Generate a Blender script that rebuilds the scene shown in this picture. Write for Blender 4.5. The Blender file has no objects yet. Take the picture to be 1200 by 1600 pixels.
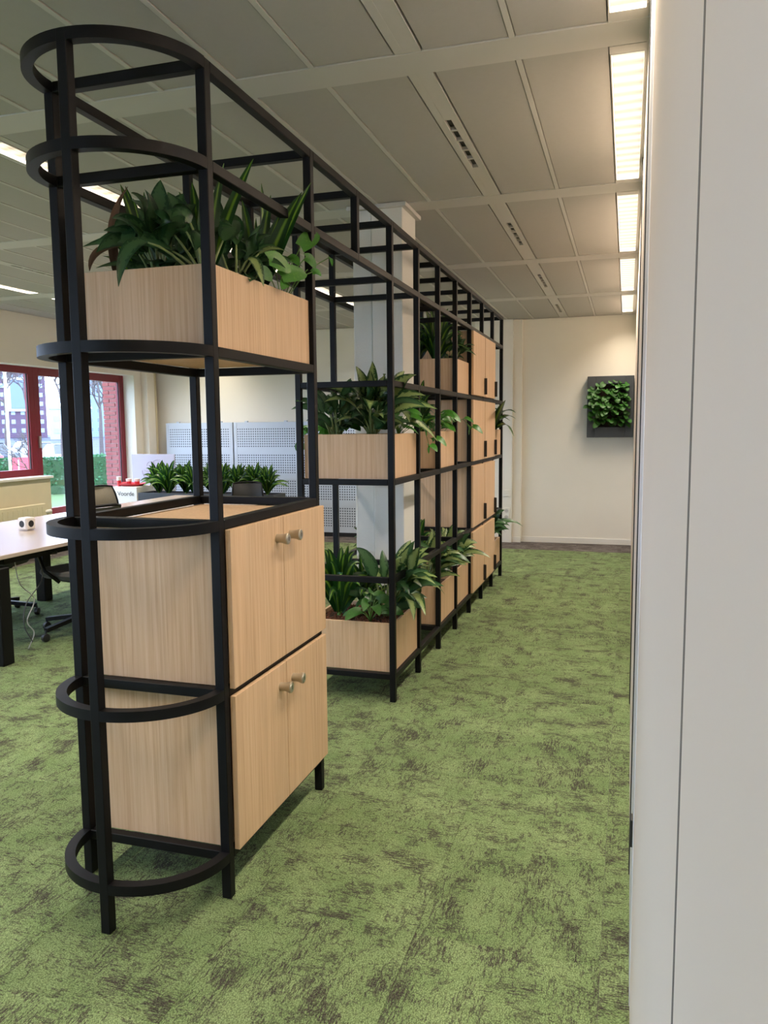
import bpy, bmesh, math, random
from mathutils import Vector, Matrix
random.seed(7)
S = bpy.context.scene
C = S.collection
PI = math.pi

# ------------------------------------------------------------------ camera
FPX, YAW, PITCH, ROLL, CAMH = 1226.4, math.radians(-17.19), math.radians(6.166), math.radians(-0.538), 1.55
def basis():
    cy, sy, cp, sp = math.cos(YAW), math.sin(YAW), math.cos(PITCH), math.sin(PITCH)
    fw = Vector((sy*cp, cy*cp, -sp)); rt = Vector((cy, -sy, 0)); up = rt.cross(fw)
    return rt*math.cos(ROLL)+up*math.sin(ROLL), -rt*math.sin(ROLL)+up*math.cos(ROLL), fw
RT, UP, FW = basis()
cam = bpy.data.objects.new('camera', bpy.data.cameras.new('camera')); C.objects.link(cam)
cam.data.sensor_fit = 'VERTICAL'; cam.data.sensor_height = 36; cam.data.sensor_width = 27
cam.data.lens = 36*FPX/1600; cam.data.clip_start = 0.01; cam.data.clip_end = 400
m = Matrix((RT, UP, -FW)).transposed().to_4x4(); m.translation = (0, 0, CAMH)
cam.matrix_world = m
S.camera = cam

# ------------------------------------------------------------------ world, exposure
W = bpy.data.worlds.new('overcast_sky'); S.world = W; W.use_nodes = True
bg = W.node_tree.nodes['Background']
bg.inputs[0].default_value = (0.76, 0.82, 1.0, 1); bg.inputs[1].default_value = 12.0
S.view_settings.view_transform = 'Standard'; S.view_settings.look = 'None'
S.view_settings.gamma = 1; S.view_settings.use_curve_mapping = False
S.view_settings.exposure = -0.10
LAMP_W = 36.0
LAMP_COL = (1.0, 0.885, 0.73)

# ------------------------------------------------------------------ material helpers
def srgb(r, g, b):
    f = lambda c: (c/255/12.92 if c/255 <= .04045 else ((c/255+.055)/1.055)**2.4)
    return (f(r), f(g), f(b), 1)
MATS = {}
def mat(name, col, rough=.5, metal=0., spec=.5, bump=None, var=None):
    if name in MATS: return MATS[name]
    M = bpy.data.materials.new(name); M.use_nodes = True; MATS[name] = M
    nt = M.node_tree; p = nt.nodes['Principled BSDF']
    p.inputs['Base Color'].default_value = col if len(col) == 4 else (*col, 1)
    p.inputs['Roughness'].default_value = rough; p.inputs['Metallic'].default_value = metal
    p.inputs['Specular IOR Level'].default_value = spec
    tc = nt.nodes.new('ShaderNodeTexCoord')
    nz = nt.nodes.new('ShaderNodeTexNoise'); nt.links.new(tc.outputs['Object'], nz.inputs['Vector'])
    sc, amt = var or (8, .04)
    nz.inputs['Scale'].default_value = sc; nz.inputs['Detail'].default_value = 3
    mx = nt.nodes.new('ShaderNodeMix'); mx.data_type = 'RGBA'; mx.blend_type = 'MULTIPLY'
    mx.inputs[0].default_value = amt*2
    mx.inputs[6].default_value = p.inputs['Base Color'].default_value
    nt.links.new(nz.outputs['Fac'], mx.inputs[7]); nt.links.new(mx.outputs[2], p.inputs['Base Color'])
    if bump:
        n2 = nt.nodes.new('ShaderNodeTexNoise'); n2.inputs['Scale'].default_value = bump[0]; n2.inputs['Detail'].default_value = 4
        nt.links.new(tc.outputs['Object'], n2.inputs['Vector'])
        b = nt.nodes.new('ShaderNodeBump'); b.inputs['Strength'].default_value = bump[1]; b.inputs['Distance'].default_value = .002
        nt.links.new(n2.outputs['Fac'], b.inputs['Height']); nt.links.new(b.outputs[0], p.inputs['Normal'])
    return M
def node(nt, t, **k):
    n = nt.nodes.new(t)
    for a, v in k.items(): setattr(n, a, v)
    return n
def mixc(nt, fac, a, b, blend='MIX'):
    mx = node(nt, 'ShaderNodeMix', data_type='RGBA', blend_type=blend)
    for sock, v in ((mx.inputs[0], fac), (mx.inputs[6], a), (mx.inputs[7], b)):
        if isinstance(v, (int, float, tuple)): sock.default_value = v
        else: nt.links.new(v, sock)
    return mx.outputs[2]
def math_(nt, op, a, b=None, clamp=False):
    n = node(nt, 'ShaderNodeMath', operation=op); n.use_clamp = clamp
    for i, v in enumerate((a, b)):
        if v is None: continue
        if isinstance(v, (int, float)): n.inputs[i].default_value = v
        else: nt.links.new(v, n.inputs[i])
    return n.outputs[0]
def ramp(nt, fac, stops):
    r = node(nt, 'ShaderNodeValToRGB'); nt.links.new(fac, r.inputs[0])
    e = r.color_ramp.elements
    while len(e) < len(stops): e.new(.5)
    for el, (pos, c) in zip(e, stops): el.position = pos; el.color = c
    return r.outputs[0]

def wood_mat(name, base, dark, light):
    if name in MATS: return MATS[name]
    M = bpy.data.materials.new(name); M.use_nodes = True; MATS[name] = M
    nt = M.node_tree; p = nt.nodes['Principled BSDF']
    tc = node(nt, 'ShaderNodeTexCoord'); oi = node(nt, 'ShaderNodeObjectInfo')
    ad = node(nt, 'ShaderNodeVectorMath', operation='ADD'); sc = node(nt, 'ShaderNodeVectorMath', operation='SCALE')
    cv = node(nt, 'ShaderNodeCombineXYZ')
    for i in range(3): nt.links.new(oi.outputs['Random'], cv.inputs[i])
    nt.links.new(cv.outputs[0], sc.inputs[0]); sc.inputs['Scale'].default_value = 17
    nt.links.new(tc.outputs['Object'], ad.inputs[0]); nt.links.new(sc.outputs[0], ad.inputs[1])
    mp = node(nt, 'ShaderNodeMapping'); mp.inputs['Scale'].default_value = (95, 95, 2.2); nt.links.new(ad.outputs[0], mp.inputs[0])
    n1 = node(nt, 'ShaderNodeTexNoise'); n1.inputs['Scale'].default_value = 1; n1.inputs['Detail'].default_value = 5; n1.inputs['Roughness'].default_value = .65
    nt.links.new(mp.outputs[0], n1.inputs['Vector'])
    mp2 = node(nt, 'ShaderNodeMapping'); mp2.inputs['Scale'].default_value = (9, 9, .9); nt.links.new(ad.outputs[0], mp2.inputs[0])
    n2 = node(nt, 'ShaderNodeTexNoise'); n2.inputs['Scale'].default_value = 1; n2.inputs['Detail'].default_value = 3; n2.inputs['Distortion'].default_value = .6
    nt.links.new(mp2.outputs[0], n2.inputs['Vector'])
    c1 = ramp(nt, n1.outputs['Fac'], [(.3, dark), (.5, base), (.7, light)])
    c2 = ramp(nt, n2.outputs['Fac'], [(.35, (.90, .90, .90, 1)), (.6, (1, 1, 1, 1))])
    nt.links.new(mixc(nt, .8, c1, c2, 'MULTIPLY'), p.inputs['Base Color'])
    p.inputs['Roughness'].default_value = .45; p.inputs['Specular IOR Level'].default_value = .35
    b = node(nt, 'ShaderNodeBump'); b.inputs['Strength'].default_value = .12; b.inputs['Distance'].default_value = .001
    nt.links.new(n1.outputs['Fac'], b.inputs['Height']); nt.links.new(b.outputs[0], p.inputs['Normal'])
    return M

def carpet_mat(name, g1, g2, streak, amount):
    M = bpy.data.materials.new(name); M.use_nodes = True; MATS[name] = M
    nt = M.node_tree; p = nt.nodes['Principled BSDF']
    tc = node(nt, 'ShaderNodeTexCoord'); oi = node(nt, 'ShaderNodeObjectInfo')
    cv = node(nt, 'ShaderNodeCombineXYZ')
    nt.links.new(math_(nt, 'MULTIPLY', oi.outputs['Random'], 37.), cv.inputs[0])
    nt.links.new(math_(nt, 'MULTIPLY', oi.outputs['Random'], 91.), cv.inputs[1])
    ad = node(nt, 'ShaderNodeVectorMath', operation='ADD')
    nt.links.new(tc.outputs['Object'], ad.inputs[0]); nt.links.new(cv.outputs[0], ad.inputs[1])
    V = ad.outputs[0]
    def nz(scale, vec_scale=(1, 1, 1), det=4, rough=.6, dist=0):
        mp = node(nt, 'ShaderNodeMapping'); mp.inputs['Scale'].default_value = vec_scale; nt.links.new(V, mp.inputs[0])
        n = node(nt, 'ShaderNodeTexNoise'); n.inputs['Scale'].default_value = scale; n.inputs['Detail'].default_value = det
        n.inputs['Roughness'].default_value = rough; n.inputs['Distortion'].default_value = dist
        nt.links.new(mp.outputs[0], n.inputs['Vector']); return n.outputs['Fac']
    fine = nz(260, det=2)
    scratch = nz(26, (1, 4.5, 1), 8, .86)
    scratch2 = nz(22, (5.5, 1, 1), 8, .86)
    patch = nz(5.0, (1, 1.5, 1), 3)
    # scratchy streaks: high-frequency noise gated by large patches
    a = math_(nt, 'ADD', math_(nt, 'MULTIPLY', scratch, .88), math_(nt, 'MULTIPLY', patch, .52))
    a = ramp(nt, a, [(amount, (0, 0, 0, 1)), (amount+.022, (1, 1, 1, 1))])
    b2 = math_(nt, 'ADD', math_(nt, 'MULTIPLY', scratch2, .85), math_(nt, 'MULTIPLY', nz(3.1, det=2), .5))
    b2 = ramp(nt, b2, [(amount+.02, (0, 0, 0, 1)), (amount+.042, (1, 1, 1, 1))])
    st = math_(nt, 'MAXIMUM', a, b2)
    for sc_, vs, gate in ((3.2, (1.6, 7, 1), .50), (2.6, (7, 1.4, 1), .52), (5.0, (3, 3.4, 1), .53)):
        ln = math_(nt, 'ABSOLUTE', math_(nt, 'SUBTRACT', nz(sc_, vs, 5, .62), .5))
        ln = ramp(nt, ln, [(.009, (1, 1, 1, 1)), (.02, (0, 0, 0, 1))])
        gt = ramp(nt, nz(7.0+sc_, det=3), [(gate, (0, 0, 0, 1)), (gate+.05, (.85, .85, .85, 1))])
        st = math_(nt, 'MAXIMUM', st, math_(nt, 'MULTIPLY', ln, gt))
    st = math_(nt, 'MULTIPLY', st, ramp(nt, fine, [(.34, (.45, .45, .45, 1)), (.54, (1, 1, 1, 1))]))
    base = mixc(nt, ramp(nt, nz(5, det=3), [(.35, (0, 0, 0, 1)), (.65, (1, 1, 1, 1))]), g1, g2)
    # loop pile
    mp = node(nt, 'ShaderNodeMapping'); mp.inputs['Rotation'].default_value = (0, 0, .6); mp.inputs['Scale'].default_value = (1, 1.7, 1); nt.links.new(tc.outputs['Object'], mp.inputs[0])
    vo = node(nt, 'ShaderNodeTexVoronoi'); vo.inputs['Scale'].default_value = 165; nt.links.new(mp.outputs[0], vo.inputs['Vector'])
    loop = ramp(nt, vo.outputs['Distance'], [(.2, (1, 1, 1, 1)), (.75, (.42, .42, .42, 1))])
    spk = ramp(nt, fine, [(.3, (.72, .72, .72, 1)), (.6, (1.0, 1.0, 1.0, 1))])
    col = mixc(nt, st, base, streak)
    col = mixc(nt, 1., col, loop, 'MULTIPLY'); col = mixc(nt, 1., col, spk, 'MULTIPLY')
    hv = node(nt, 'ShaderNodeHueSaturation'); nt.links.new(col, hv.inputs['Color'])
    nt.links.new(math_(nt, 'ADD', math_(nt, 'MULTIPLY', oi.outputs['Random'], .2), .92), hv.inputs['Value'])
    nt.links.new(hv.outputs[0], p.inputs['Base Color'])
    p.inputs['Roughness'].default_value = .95; p.inputs['Specular IOR Level'].default_value = .1
    bp = node(nt, 'ShaderNodeBump'); bp.inputs['Strength'].default_value = .6; bp.inputs['Distance'].default_value = .003
    nt.links.new(vo.outputs['Distance'], bp.inputs['Height']); bp.invert = True
    nt.links.new(bp.outputs[0], p.inputs['Normal'])
    return M

def leaf_mat(name, edge, center, mode, rough=.32):
    M = bpy.data.materials.new(name); M.use_nodes = True; MATS[name] = M
    nt = M.node_tree; p = nt.nodes['Principled BSDF']; out = nt.nodes['Material Output']
    uv = node(nt, 'ShaderNodeUVMap'); sx = node(nt, 'ShaderNodeSeparateXYZ'); nt.links.new(uv.outputs[0], sx.inputs[0])
    oi = node(nt, 'ShaderNodeObjectInfo')
    d = math_(nt, 'ABSOLUTE', math_(nt, 'SUBTRACT', sx.outputs[0], .5))      # 0 midrib .. .5 edge
    mp = node(nt, 'ShaderNodeMapping'); nt.links.new(uv.outputs[0], mp.inputs[0])
    cv = node(nt, 'ShaderNodeCombineXYZ'); nt.links.new(math_(nt, 'MULTIPLY', oi.outputs['Random'], 50.), cv.inputs[2]); nt.links.new(cv.outputs[0], mp.inputs['Location'])
    mp.inputs['Scale'].default_value = (5, 9, 1)
    nz = node(nt, 'ShaderNodeTexNoise'); nz.inputs['Scale'].default_value = 1.3; nz.inputs['Detail'].default_value = 4; nz.inputs['Roughness'].default_value = .7
    nt.links.new(mp.outputs[0], nz.inputs['Vector'])
    if mode == 'blotch':
        t = math_(nt, 'ADD', math_(nt, 'MULTIPLY', d, 1.0), math_(nt, 'MULTIPLY', math_(nt, 'SUBTRACT', nz.outputs['Fac'], .5), .95))
        f = ramp(nt, t, [(.27, (1, 1, 1, 1)), (.34, (0, 0, 0, 1))])
        mid = ramp(nt, d, [(.0, (.8, .8, .8, 1)), (.025, (0, 0, 0, 1))])
        f = math_(nt, 'MAXIMUM', f, mid)
    elif mode == 'stripe':
        t = math_(nt, 'ADD', d, math_(nt, 'MULTIPLY', math_(nt, 'SUBTRACT', nz.outputs['Fac'], .5), .08))
        f = ramp(nt, t, [(.04, (1, 1, 1, 1)), (.17, (0, 0, 0, 1))])
    else:
        f = ramp(nt, nz.outputs['Fac'], [(.55, (0, 0, 0, 1)), (.75, (.7, .7, .7, 1))])
    col = mixc(nt, f, edge, center)
    hv = node(nt, 'ShaderNodeHueSaturation'); nt.links.new(col, hv.inputs['Color'])
    nt.links.new(math_(nt, 'ADD', math_(nt, 'MULTIPLY', oi.outputs['Random'], .5), .75), hv.inputs['Value'])
    nt.links.new(hv.outputs[0], p.inputs['Base Color'])
    p.inputs['Roughness'].default_value = rough; p.inputs['Specular IOR Level'].default_value = .45
    tr = node(nt, 'ShaderNodeBsdfTranslucent'); nt.links.new(hv.outputs[0], tr.inputs[0])
    ms = node(nt, 'ShaderNodeMixShader'); ms.inputs[0].default_value = .18
    nt.links.new(p.outputs[0], ms.inputs[1]); nt.links.new(tr.outputs[0], ms.inputs[2]); nt.links.new(ms.outputs[0], out.inputs[0])
    return M

def glass_mat(name, tint, refl=.06):
    M = bpy.data.materials.new(name); M.use_nodes = True; MATS[name] = M
    nt = M.node_tree; nt.nodes.remove(nt.nodes['Principled BSDF']); out = nt.nodes['Material Output']
    t = node(nt, 'ShaderNodeBsdfTransparent'); t.inputs[0].default_value = tint
    g = node(nt, 'ShaderNodeBsdfGlossy'); g.inputs['Roughness'].default_value = .02
    lw = node(nt, 'ShaderNodeLayerWeight'); lw.inputs[0].default_value = .5
    fac = math_(nt, 'ADD', math_(nt, 'MULTIPLY', math_(nt, 'POWER', lw.outputs['Facing'], 5.), .8), .04)
    ms = node(nt, 'ShaderNodeMixShader')
    nt.links.new(fac, ms.inputs[0]); nt.links.new(t.outputs[0], ms.inputs[1]); nt.links.new(g.outputs[0], ms.inputs[2])
    nt.links.new(ms.outputs[0], out.inputs[0]); return M

def lens_mat():
    M = bpy.data.materials.new('prismatic_lens'); M.use_nodes = True
    nt = M.node_tree; nt.nodes.remove(nt.nodes['Principled BSDF']); out = nt.nodes['Material Output']
    tc = node(nt, 'ShaderNodeTexCoord')
    wv = node(nt, 'ShaderNodeTexWave', wave_type='BANDS', bands_direction='Y'); wv.inputs['Scale'].default_value = 3.2; wv.inputs['Distortion'].default_value = 1.2; wv.inputs['Detail'].default_value = 2
    nt.links.new(tc.outputs['Object'], wv.inputs['Vector'])
    col = ramp(nt, wv.outputs['Fac'], [(.0, (.62, .52, .38, 1)), (.5, (.95, .83, .63, 1)), (1, (1.15, 1.05, .85, 1))])
    e = node(nt, 'ShaderNodeEmission'); nt.links.new(col, e.inputs[0]); e.inputs[1].default_value = 1.0
    t = node(nt, 'ShaderNodeBsdfTransparent'); t.inputs[0].default_value = (.85, .85, .85, 1)
    a = node(nt, 'ShaderNodeAddShader'); nt.links.new(e.outputs[0], a.inputs[0]); nt.links.new(t.outputs[0], a.inputs[1])
    nt.links.new(a.outputs[0], out.inputs[0]); return M

def perforated_mat():
    M = bpy.data.materials.new('perforated_metal'); M.use_nodes = True
    nt = M.node_tree; p = nt.nodes['Principled BSDF']
    tc = node(nt, 'ShaderNodeTexCoord'); sx = node(nt, 'ShaderNodeSeparateXYZ'); nt.links.new(tc.outputs['Object'], sx.inputs[0])
    def cell(s, n): return math_(nt, 'SUBTRACT', math_(nt, 'FRACT', math_(nt, 'MULTIPLY', s, n)), .5)
    cx, cz = cell(sx.outputs[0], 28.), cell(sx.outputs[2], 28.)
    r2 = math_(nt, 'ADD', math_(nt, 'MULTIPLY', cx, cx), math_(nt, 'MULTIPLY', cz, cz))
    dot = math_(nt, 'LESS_THAN', r2, .085)
    nt.links.new(mixc(nt, dot, srgb(196, 204, 216), srgb(70, 78, 92)), p.inputs['Base Color'])
    p.inputs['Roughness'].default_value = .45
    return M

def brick_noise(name, c1, c2):
    M = mat(name, c1, .9, var=(5, .3)); return M

# ------------------------------------------------------------------ materials
OAK = wood_mat('oak_laminate', srgb(207, 173, 138), srgb(190, 154, 119), srgb(216, 186, 153))
BLACK = mat('black_powder_coat', (.0042, .0042, .0052), .48, 0, .2, var=(30, .1))
DARK = mat('dark_plastic', (.012, .012, .013), .5)
WHITEW = mat('wall_paint', srgb(228, 222, 208), .85, bump=(140, .25), var=(3, .03))
WHITEW2 = mat('rough_plaster', srgb(222, 222, 218), .9, bump=(220, .9), var=(3, .04))
PANELW = mat('partition_laminate', srgb(236, 219, 205), .55, spec=.3, var=(2, .03))
TRIMW = mat('white_trim', srgb(226, 222, 212), .5, var=(4, .03))
CEILW = mat('ceiling_tile', srgb(170, 167, 161), .9, bump=(300, .3), var=(40, .03))
BEAMW = mat('ceiling_profile', srgb(188, 186, 180), .6, var=(4, .02))
CARPET = carpet_mat('green_carpet', srgb(140, 159, 110), srgb(122, 144, 95), srgb(70, 60, 60), .747)
GREYC = carpet_mat('grey_carpet', srgb(140, 131, 128), srgb(126, 119, 114), srgb(84, 76, 74), .70)
RED = mat('red_window_paint', srgb(118, 12, 28), .45, var=(3, .06))
GLASS = glass_mat('window_glass', (.86, .94, 1, 1))
LENS = lens_mat()
PERF = perforated_mat()
PALEM = mat('pale_grey_metal', srgb(196, 204, 216), .45)
BRASS = mat('champagne_metal', srgb(176, 164, 142), .42, .55)
STEEL = mat('brushed_steel', srgb(200, 196, 188), .3, .9)
AGLA = leaf_mat('aglaonema_leaf', srgb(36, 70, 38), srgb(132, 150, 92), 'blotch')
AGLD = leaf_mat('dark_aglaonema_leaf', srgb(30, 66, 38), srgb(66, 100, 62), 'blotch')
DRAC = leaf_mat('dracaena_leaf', srgb(26, 66, 28), srgb(110, 150, 50), 'stripe')
POTH = leaf_mat('pothos_leaf', srgb(58, 116, 34), srgb(112, 160, 60), 'plain')
POTD = leaf_mat('dark_pothos_leaf', srgb(44, 92, 28), srgb(90, 132, 46), 'plain', .5)
DEADL = leaf_mat('withered_leaf', srgb(120, 92, 78), srgb(150, 118, 96), 'plain', .7)
STEM = mat('pale_stem', srgb(132, 148, 92), .5)
STEMG = mat('green_stem', srgb(84, 124, 50), .5)
CLAY = mat('clay_granules', srgb(122, 74, 50), .9, var=(90, .4))
SOIL = mat('dark_soil', srgb(58, 38, 28), .95, bump=(120, 1), var=(60, .4))
DESKW = mat('desk_laminate', srgb(186, 170, 160), .22, spec=.6, var=(3, .03))
MESHB = mat('beige_chair_mesh', srgb(150, 142, 126), .8, var=(120, .2))
MESHG = mat('grey_chair_fabric', srgb(88, 86, 84), .85, var=(120, .2))
ANTH = mat('anthracite_metal', srgb(58, 62, 66), .5)
CREAM = mat('cream_enamel', srgb(220, 208, 176), .4)
SKETCH = mat('marker_ink', srgb(150, 140, 150), .8)

# ------------------------------------------------------------------ geometry helpers
class MB:
    def __init__(s): s.v = []; s.f = []; s.mi = []; s.uv = None
    def box(s, x0, x1, y0, y1, z0, z1, mi=0):
        n = len(s.v)
        s.v += [(x, y, z) for z in (z0, z1) for y in (y0, y1) for x in (x0, x1)]
        for q in ((0, 2, 3, 1), (4, 5, 7, 6), (0, 1, 5, 4), (2, 6, 7, 3), (0, 4, 6, 2), (1, 3, 7, 5)):
            s.f.append([n+i for i in q]); s.mi.append(mi)
        return s
    def quad(s, a, b, c, d, mi=0):
        n = len(s.v); s.v += [a, b, c, d]; s.f.append([n, n+1, n+2, n+3]); s.mi.append(mi); return s
    def tube(s, pts, rad, n=8, mi=0, cap=True):
        pts = [Vector(p) for p in pts]
        if not hasattr(rad, '__len__'): rad = [rad]*len(pts)
        base = len(s.v)
        for i, p in enumerate(pts):
            t = (pts[min(i+1, len(pts)-1)]-pts[max(i-1, 0)]).normalized()
            a = t.cross(Vector((0, 0, 1)) if abs(t.z) < .95 else Vector((1, 0, 0))).normalized(); b = t.cross(a)
            for k in range(n):
                an = 2*PI*k/n; s.v.append(tuple(p+(a*math.cos(an)+b*math.sin(an))*rad[i]))
        for i in range(len(pts)-1):
            for k in range(n):
                q = [base+i*n+k, base+i*n+(k+1) % n, base+(i+1)*n+(k+1) % n, base+(i+1)*n+k]
                s.f.append(q); s.mi.append(mi)
        if cap:
            s.f.append([base+k for k in range(n)][::-1]); s.f.append([base+(len(pts)-1)*n+k for k in range(n)]); s.mi += [mi, mi]
        return s
    def bar(s, a, b, w, h, mi=0):
        """rectangular bar from a to b, width w sideways, height h"""
        a, b = Vector(a), Vector(b); t = (b-a).normalized()
        sd = t.cross(Vector((0, 0, 1)) if abs(t.z) < .99 else Vector((1, 0, 0))).normalized(); u = sd.cross(t)
        n = len(s.v)
        for p in (a, b):
            for i, j in ((-1, -1), (1, -1), (1, 1), (-1, 1)): s.v.append(tuple(p+sd*i*w/2+u*j*h/2))
        for q in ((0, 1, 2, 3), (7, 6, 5, 4), (0, 4, 5, 1), (1, 5, 6, 2), (2, 6, 7, 3), (3, 7, 4, 0)):
            s.f.append([n+i for i in q]); s.mi.append(mi)
        return s
    def lathe(s, c, prof, n=16, mi=0, axis='z'):
        base = len(s.v)
        for r, h in prof:
            for k in range(n):
                a = 2*PI*k/n; x, y = r*math.cos(a), r*math.sin(a)
                o = {'z': (x, y, h), 'x': (h, x, y), 'y': (x, h, y)}[axis]
                s.v.append((c[0]+o[0], c[1]+o[1], c[2]+o[2]))
        for i in range(len(prof)-1):
            for k in range(n):
                s.f.append([base+i*n+k, base+i*n+(k+1) % n, base+(i+1)*n+(k+1) % n, base+(i+1)*n+k]); s.mi.append(mi)
        s.f.append([base+k for k in range(n)][::-1]); s.f.append([base+(len(prof)-1)*n+k for k in range(n)]); s.mi += [mi, mi]
        return s
    def build(s, name, mats, parent=None, bevel=0, smooth=False, kind=None):
        if not isinstance(mats, (list, tuple)): mats = [mats]
        lo = [min(v[i] for v in s.v) for i in range(3)]; hi = [max(v[i] for v in s.v) for i in range(3)]
        c = Vector([(a+b)/2 for a, b in zip(lo, hi)])
        if parent is None: c.z = lo[2]
        me = bpy.data.meshes.new(name)
        me.from_pydata([tuple(Vector(v)-c) for v in s.v], [], s.f)
        for m_ in mats: me.materials.append(m_)
        me.polygons.foreach_set('material_index', s.mi)
        if s.uv:
            l = me.uv_layers.new(name='UVMap')
            for lp in me.loops: l.data[lp.index].uv = s.uv[lp.vertex_index]
        bm = bmesh.new(); bm.from_mesh(me)
        if bevel:
            bmesh.ops.bevel(bm, geom=list(bm.edges), offset=bevel, segments=1, affect='EDGES', profile=.5)
        if not s.uv: bmesh.ops.recalc_face_normals(bm, faces=bm.faces)
        bm.to_mesh(me); bm.free()
        if smooth:
            me.polygons.foreach_set('use_smooth', [True]*len(me.polygons))
            if smooth == 'auto': me.set_sharp_from_angle(angle=math.radians(40))
        o = bpy.data.objects.new(name, me); C.objects.link(o)
        if parent is not None:
            o.parent = parent; o.location = c-world(parent)
        else: o.location = c
        if kind: o['kind'] = kind
        return o
WPOS = {}
def world(o):
    p = Vector(o.location)
    while o.parent: o = o.parent; p = p+o.location
    return p
def box(name, b, mats, parent=None, bevel=0, kind=None):
    return MB().box(*b).build(name, mats, parent, bevel, False, kind)
def thing(name, loc, label, cat, group=None):
    o = bpy.data.objects.new(name, None); C.objects.link(o); o.location = loc; o.empty_display_size = .1
    return tag(o, label, cat, group)
def tag(o, label, cat, group=None):
    o['label'] = label; o['category'] = cat
    if group: o['group'] = group
    return o
def struct(o): o['kind'] = 'structure'; return o
def sempty(name, loc=(0, 0, 0)):
    o = bpy.data.objects.new(name, None); C.objects.link(o); o.location = loc; o['kind'] = 'structure'; return o
def copyto(src, parent, loc, name=None, rotz=None):
    o = src.copy(); C.objects.link(o); o.parent = parent; o.location = Vector(loc)-(world(parent) if parent else Vector((0, 0, 0)))
    if rotz is not None: o.rotation_euler.z = rotz
    return o

XW, YF, ZC, XL = 0.04, 10.55, 2.93, -6.91        # right wall, far wall, ceiling, window wall

# ================================================================== SETTING
# ---- floor: slab and carpet tiles
T = .55; X0 = -.04; Y0 = 2.19
floor = struct(box('floor', (-7.2, .3, -2.6, 10.8, -.12, -.006), mat('screed', srgb(90, 88, 84), .9)))
def tile_mesh(w, d, m_):
    return box('carpet_tile', (-w/2, w/2, -d/2, d/2, -.006, 0), m_, floor, .0008)
proto = None; gproto = None
def put(m_, x, y, w=T-.0008, d=T-.0008):
    global proto, gproto
    p = proto if m_ is CARPET else gproto
    if p is None or abs(w-(T-.0008)) > 1e-6 or abs(d-(T-.0008)) > 1e-6:
        o = tile_mesh(w, d, m_); o.location = Vector((x, y, -.003))-world(floor)
        if abs(w-(T-.0008)) < 1e-6 and abs(d-(T-.0008)) < 1e-6:
            if m_ is CARPET: proto = o
            else: gproto = o
    else:
        o = copyto(p, floor, (x, y, -.003)); 
        o.rotation_euler.z = random.choice((0, 1, 2, 3))*PI/2
ncol = 12
for j in range(-2, 14):
    y = Y0+T*j+T/2
    for i in range(ncol):
        put(CARPET, X0-T*i-T/2, y)
    put(CARPET, (X0+.085)/2, y, .085-X0-.0008, T-.0008)
ytop = Y0+T*14
for i in range(-0, ncol): put(GREYC, X0-T*i-T/2, (ytop+YF)/2, T-.0008, YF-ytop-.001)
put(GREYC, (X0+.085)/2, (ytop+YF)/2, .085-X0-.0008, YF-ytop-.001)
xl = X0-T*ncol
MB().box(XL, xl-.0005, -2.5, YF, -.006, 0).build('carpet_border', GREYC, floor)
MB().box(xl, .085, -2.5, Y0-2*T-.0005, -.006, 0).build('carpet_field', CARPET, floor)

# ---- ceiling: slab, profiles, panels, slot strips
ceil = struct(box('ceiling', (-7.2, .3, -2.6, 10.8, 2.975, 3.1), mat('ceiling_void', srgb(150, 148, 142), .9)))
beams = [-2.74, -.81, 1.12, 3.07, 4.97, 6.90, 8.83, 10.76]
for b in beams: box('ceiling_profile', (XL, .085, max(b-.09, -2.5), min(b+.09, YF), 2.93, 2.975), BEAMW, ceil, .002)
def cols(a, b, n): w = (b-a)/n; return [(a+w*i, a+w*(i+1)) for i in range(n)]
panel_cols = cols(-.757, -.095, 2)+cols(-2.86, -.865, 6)+cols(-4.925, -3.07, 6)+cols(-5.69, -5.035, 2)+cols(XL, -5.86, 3)
slot_cols = [(-.865, -.757), (-5.035, -4.925)]
light_cols = [(-.095, .035), (-3.03, -2.90), (-5.84, -5.71)]
rows = []
for a, b in zip(beams[:-1], beams[1:]):
    y0, y1 = max(a+.09, -2.5), min(b-.09, YF-.003)
    if y1 > 0: rows.append((y0, y1))
meshes = {}
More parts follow.
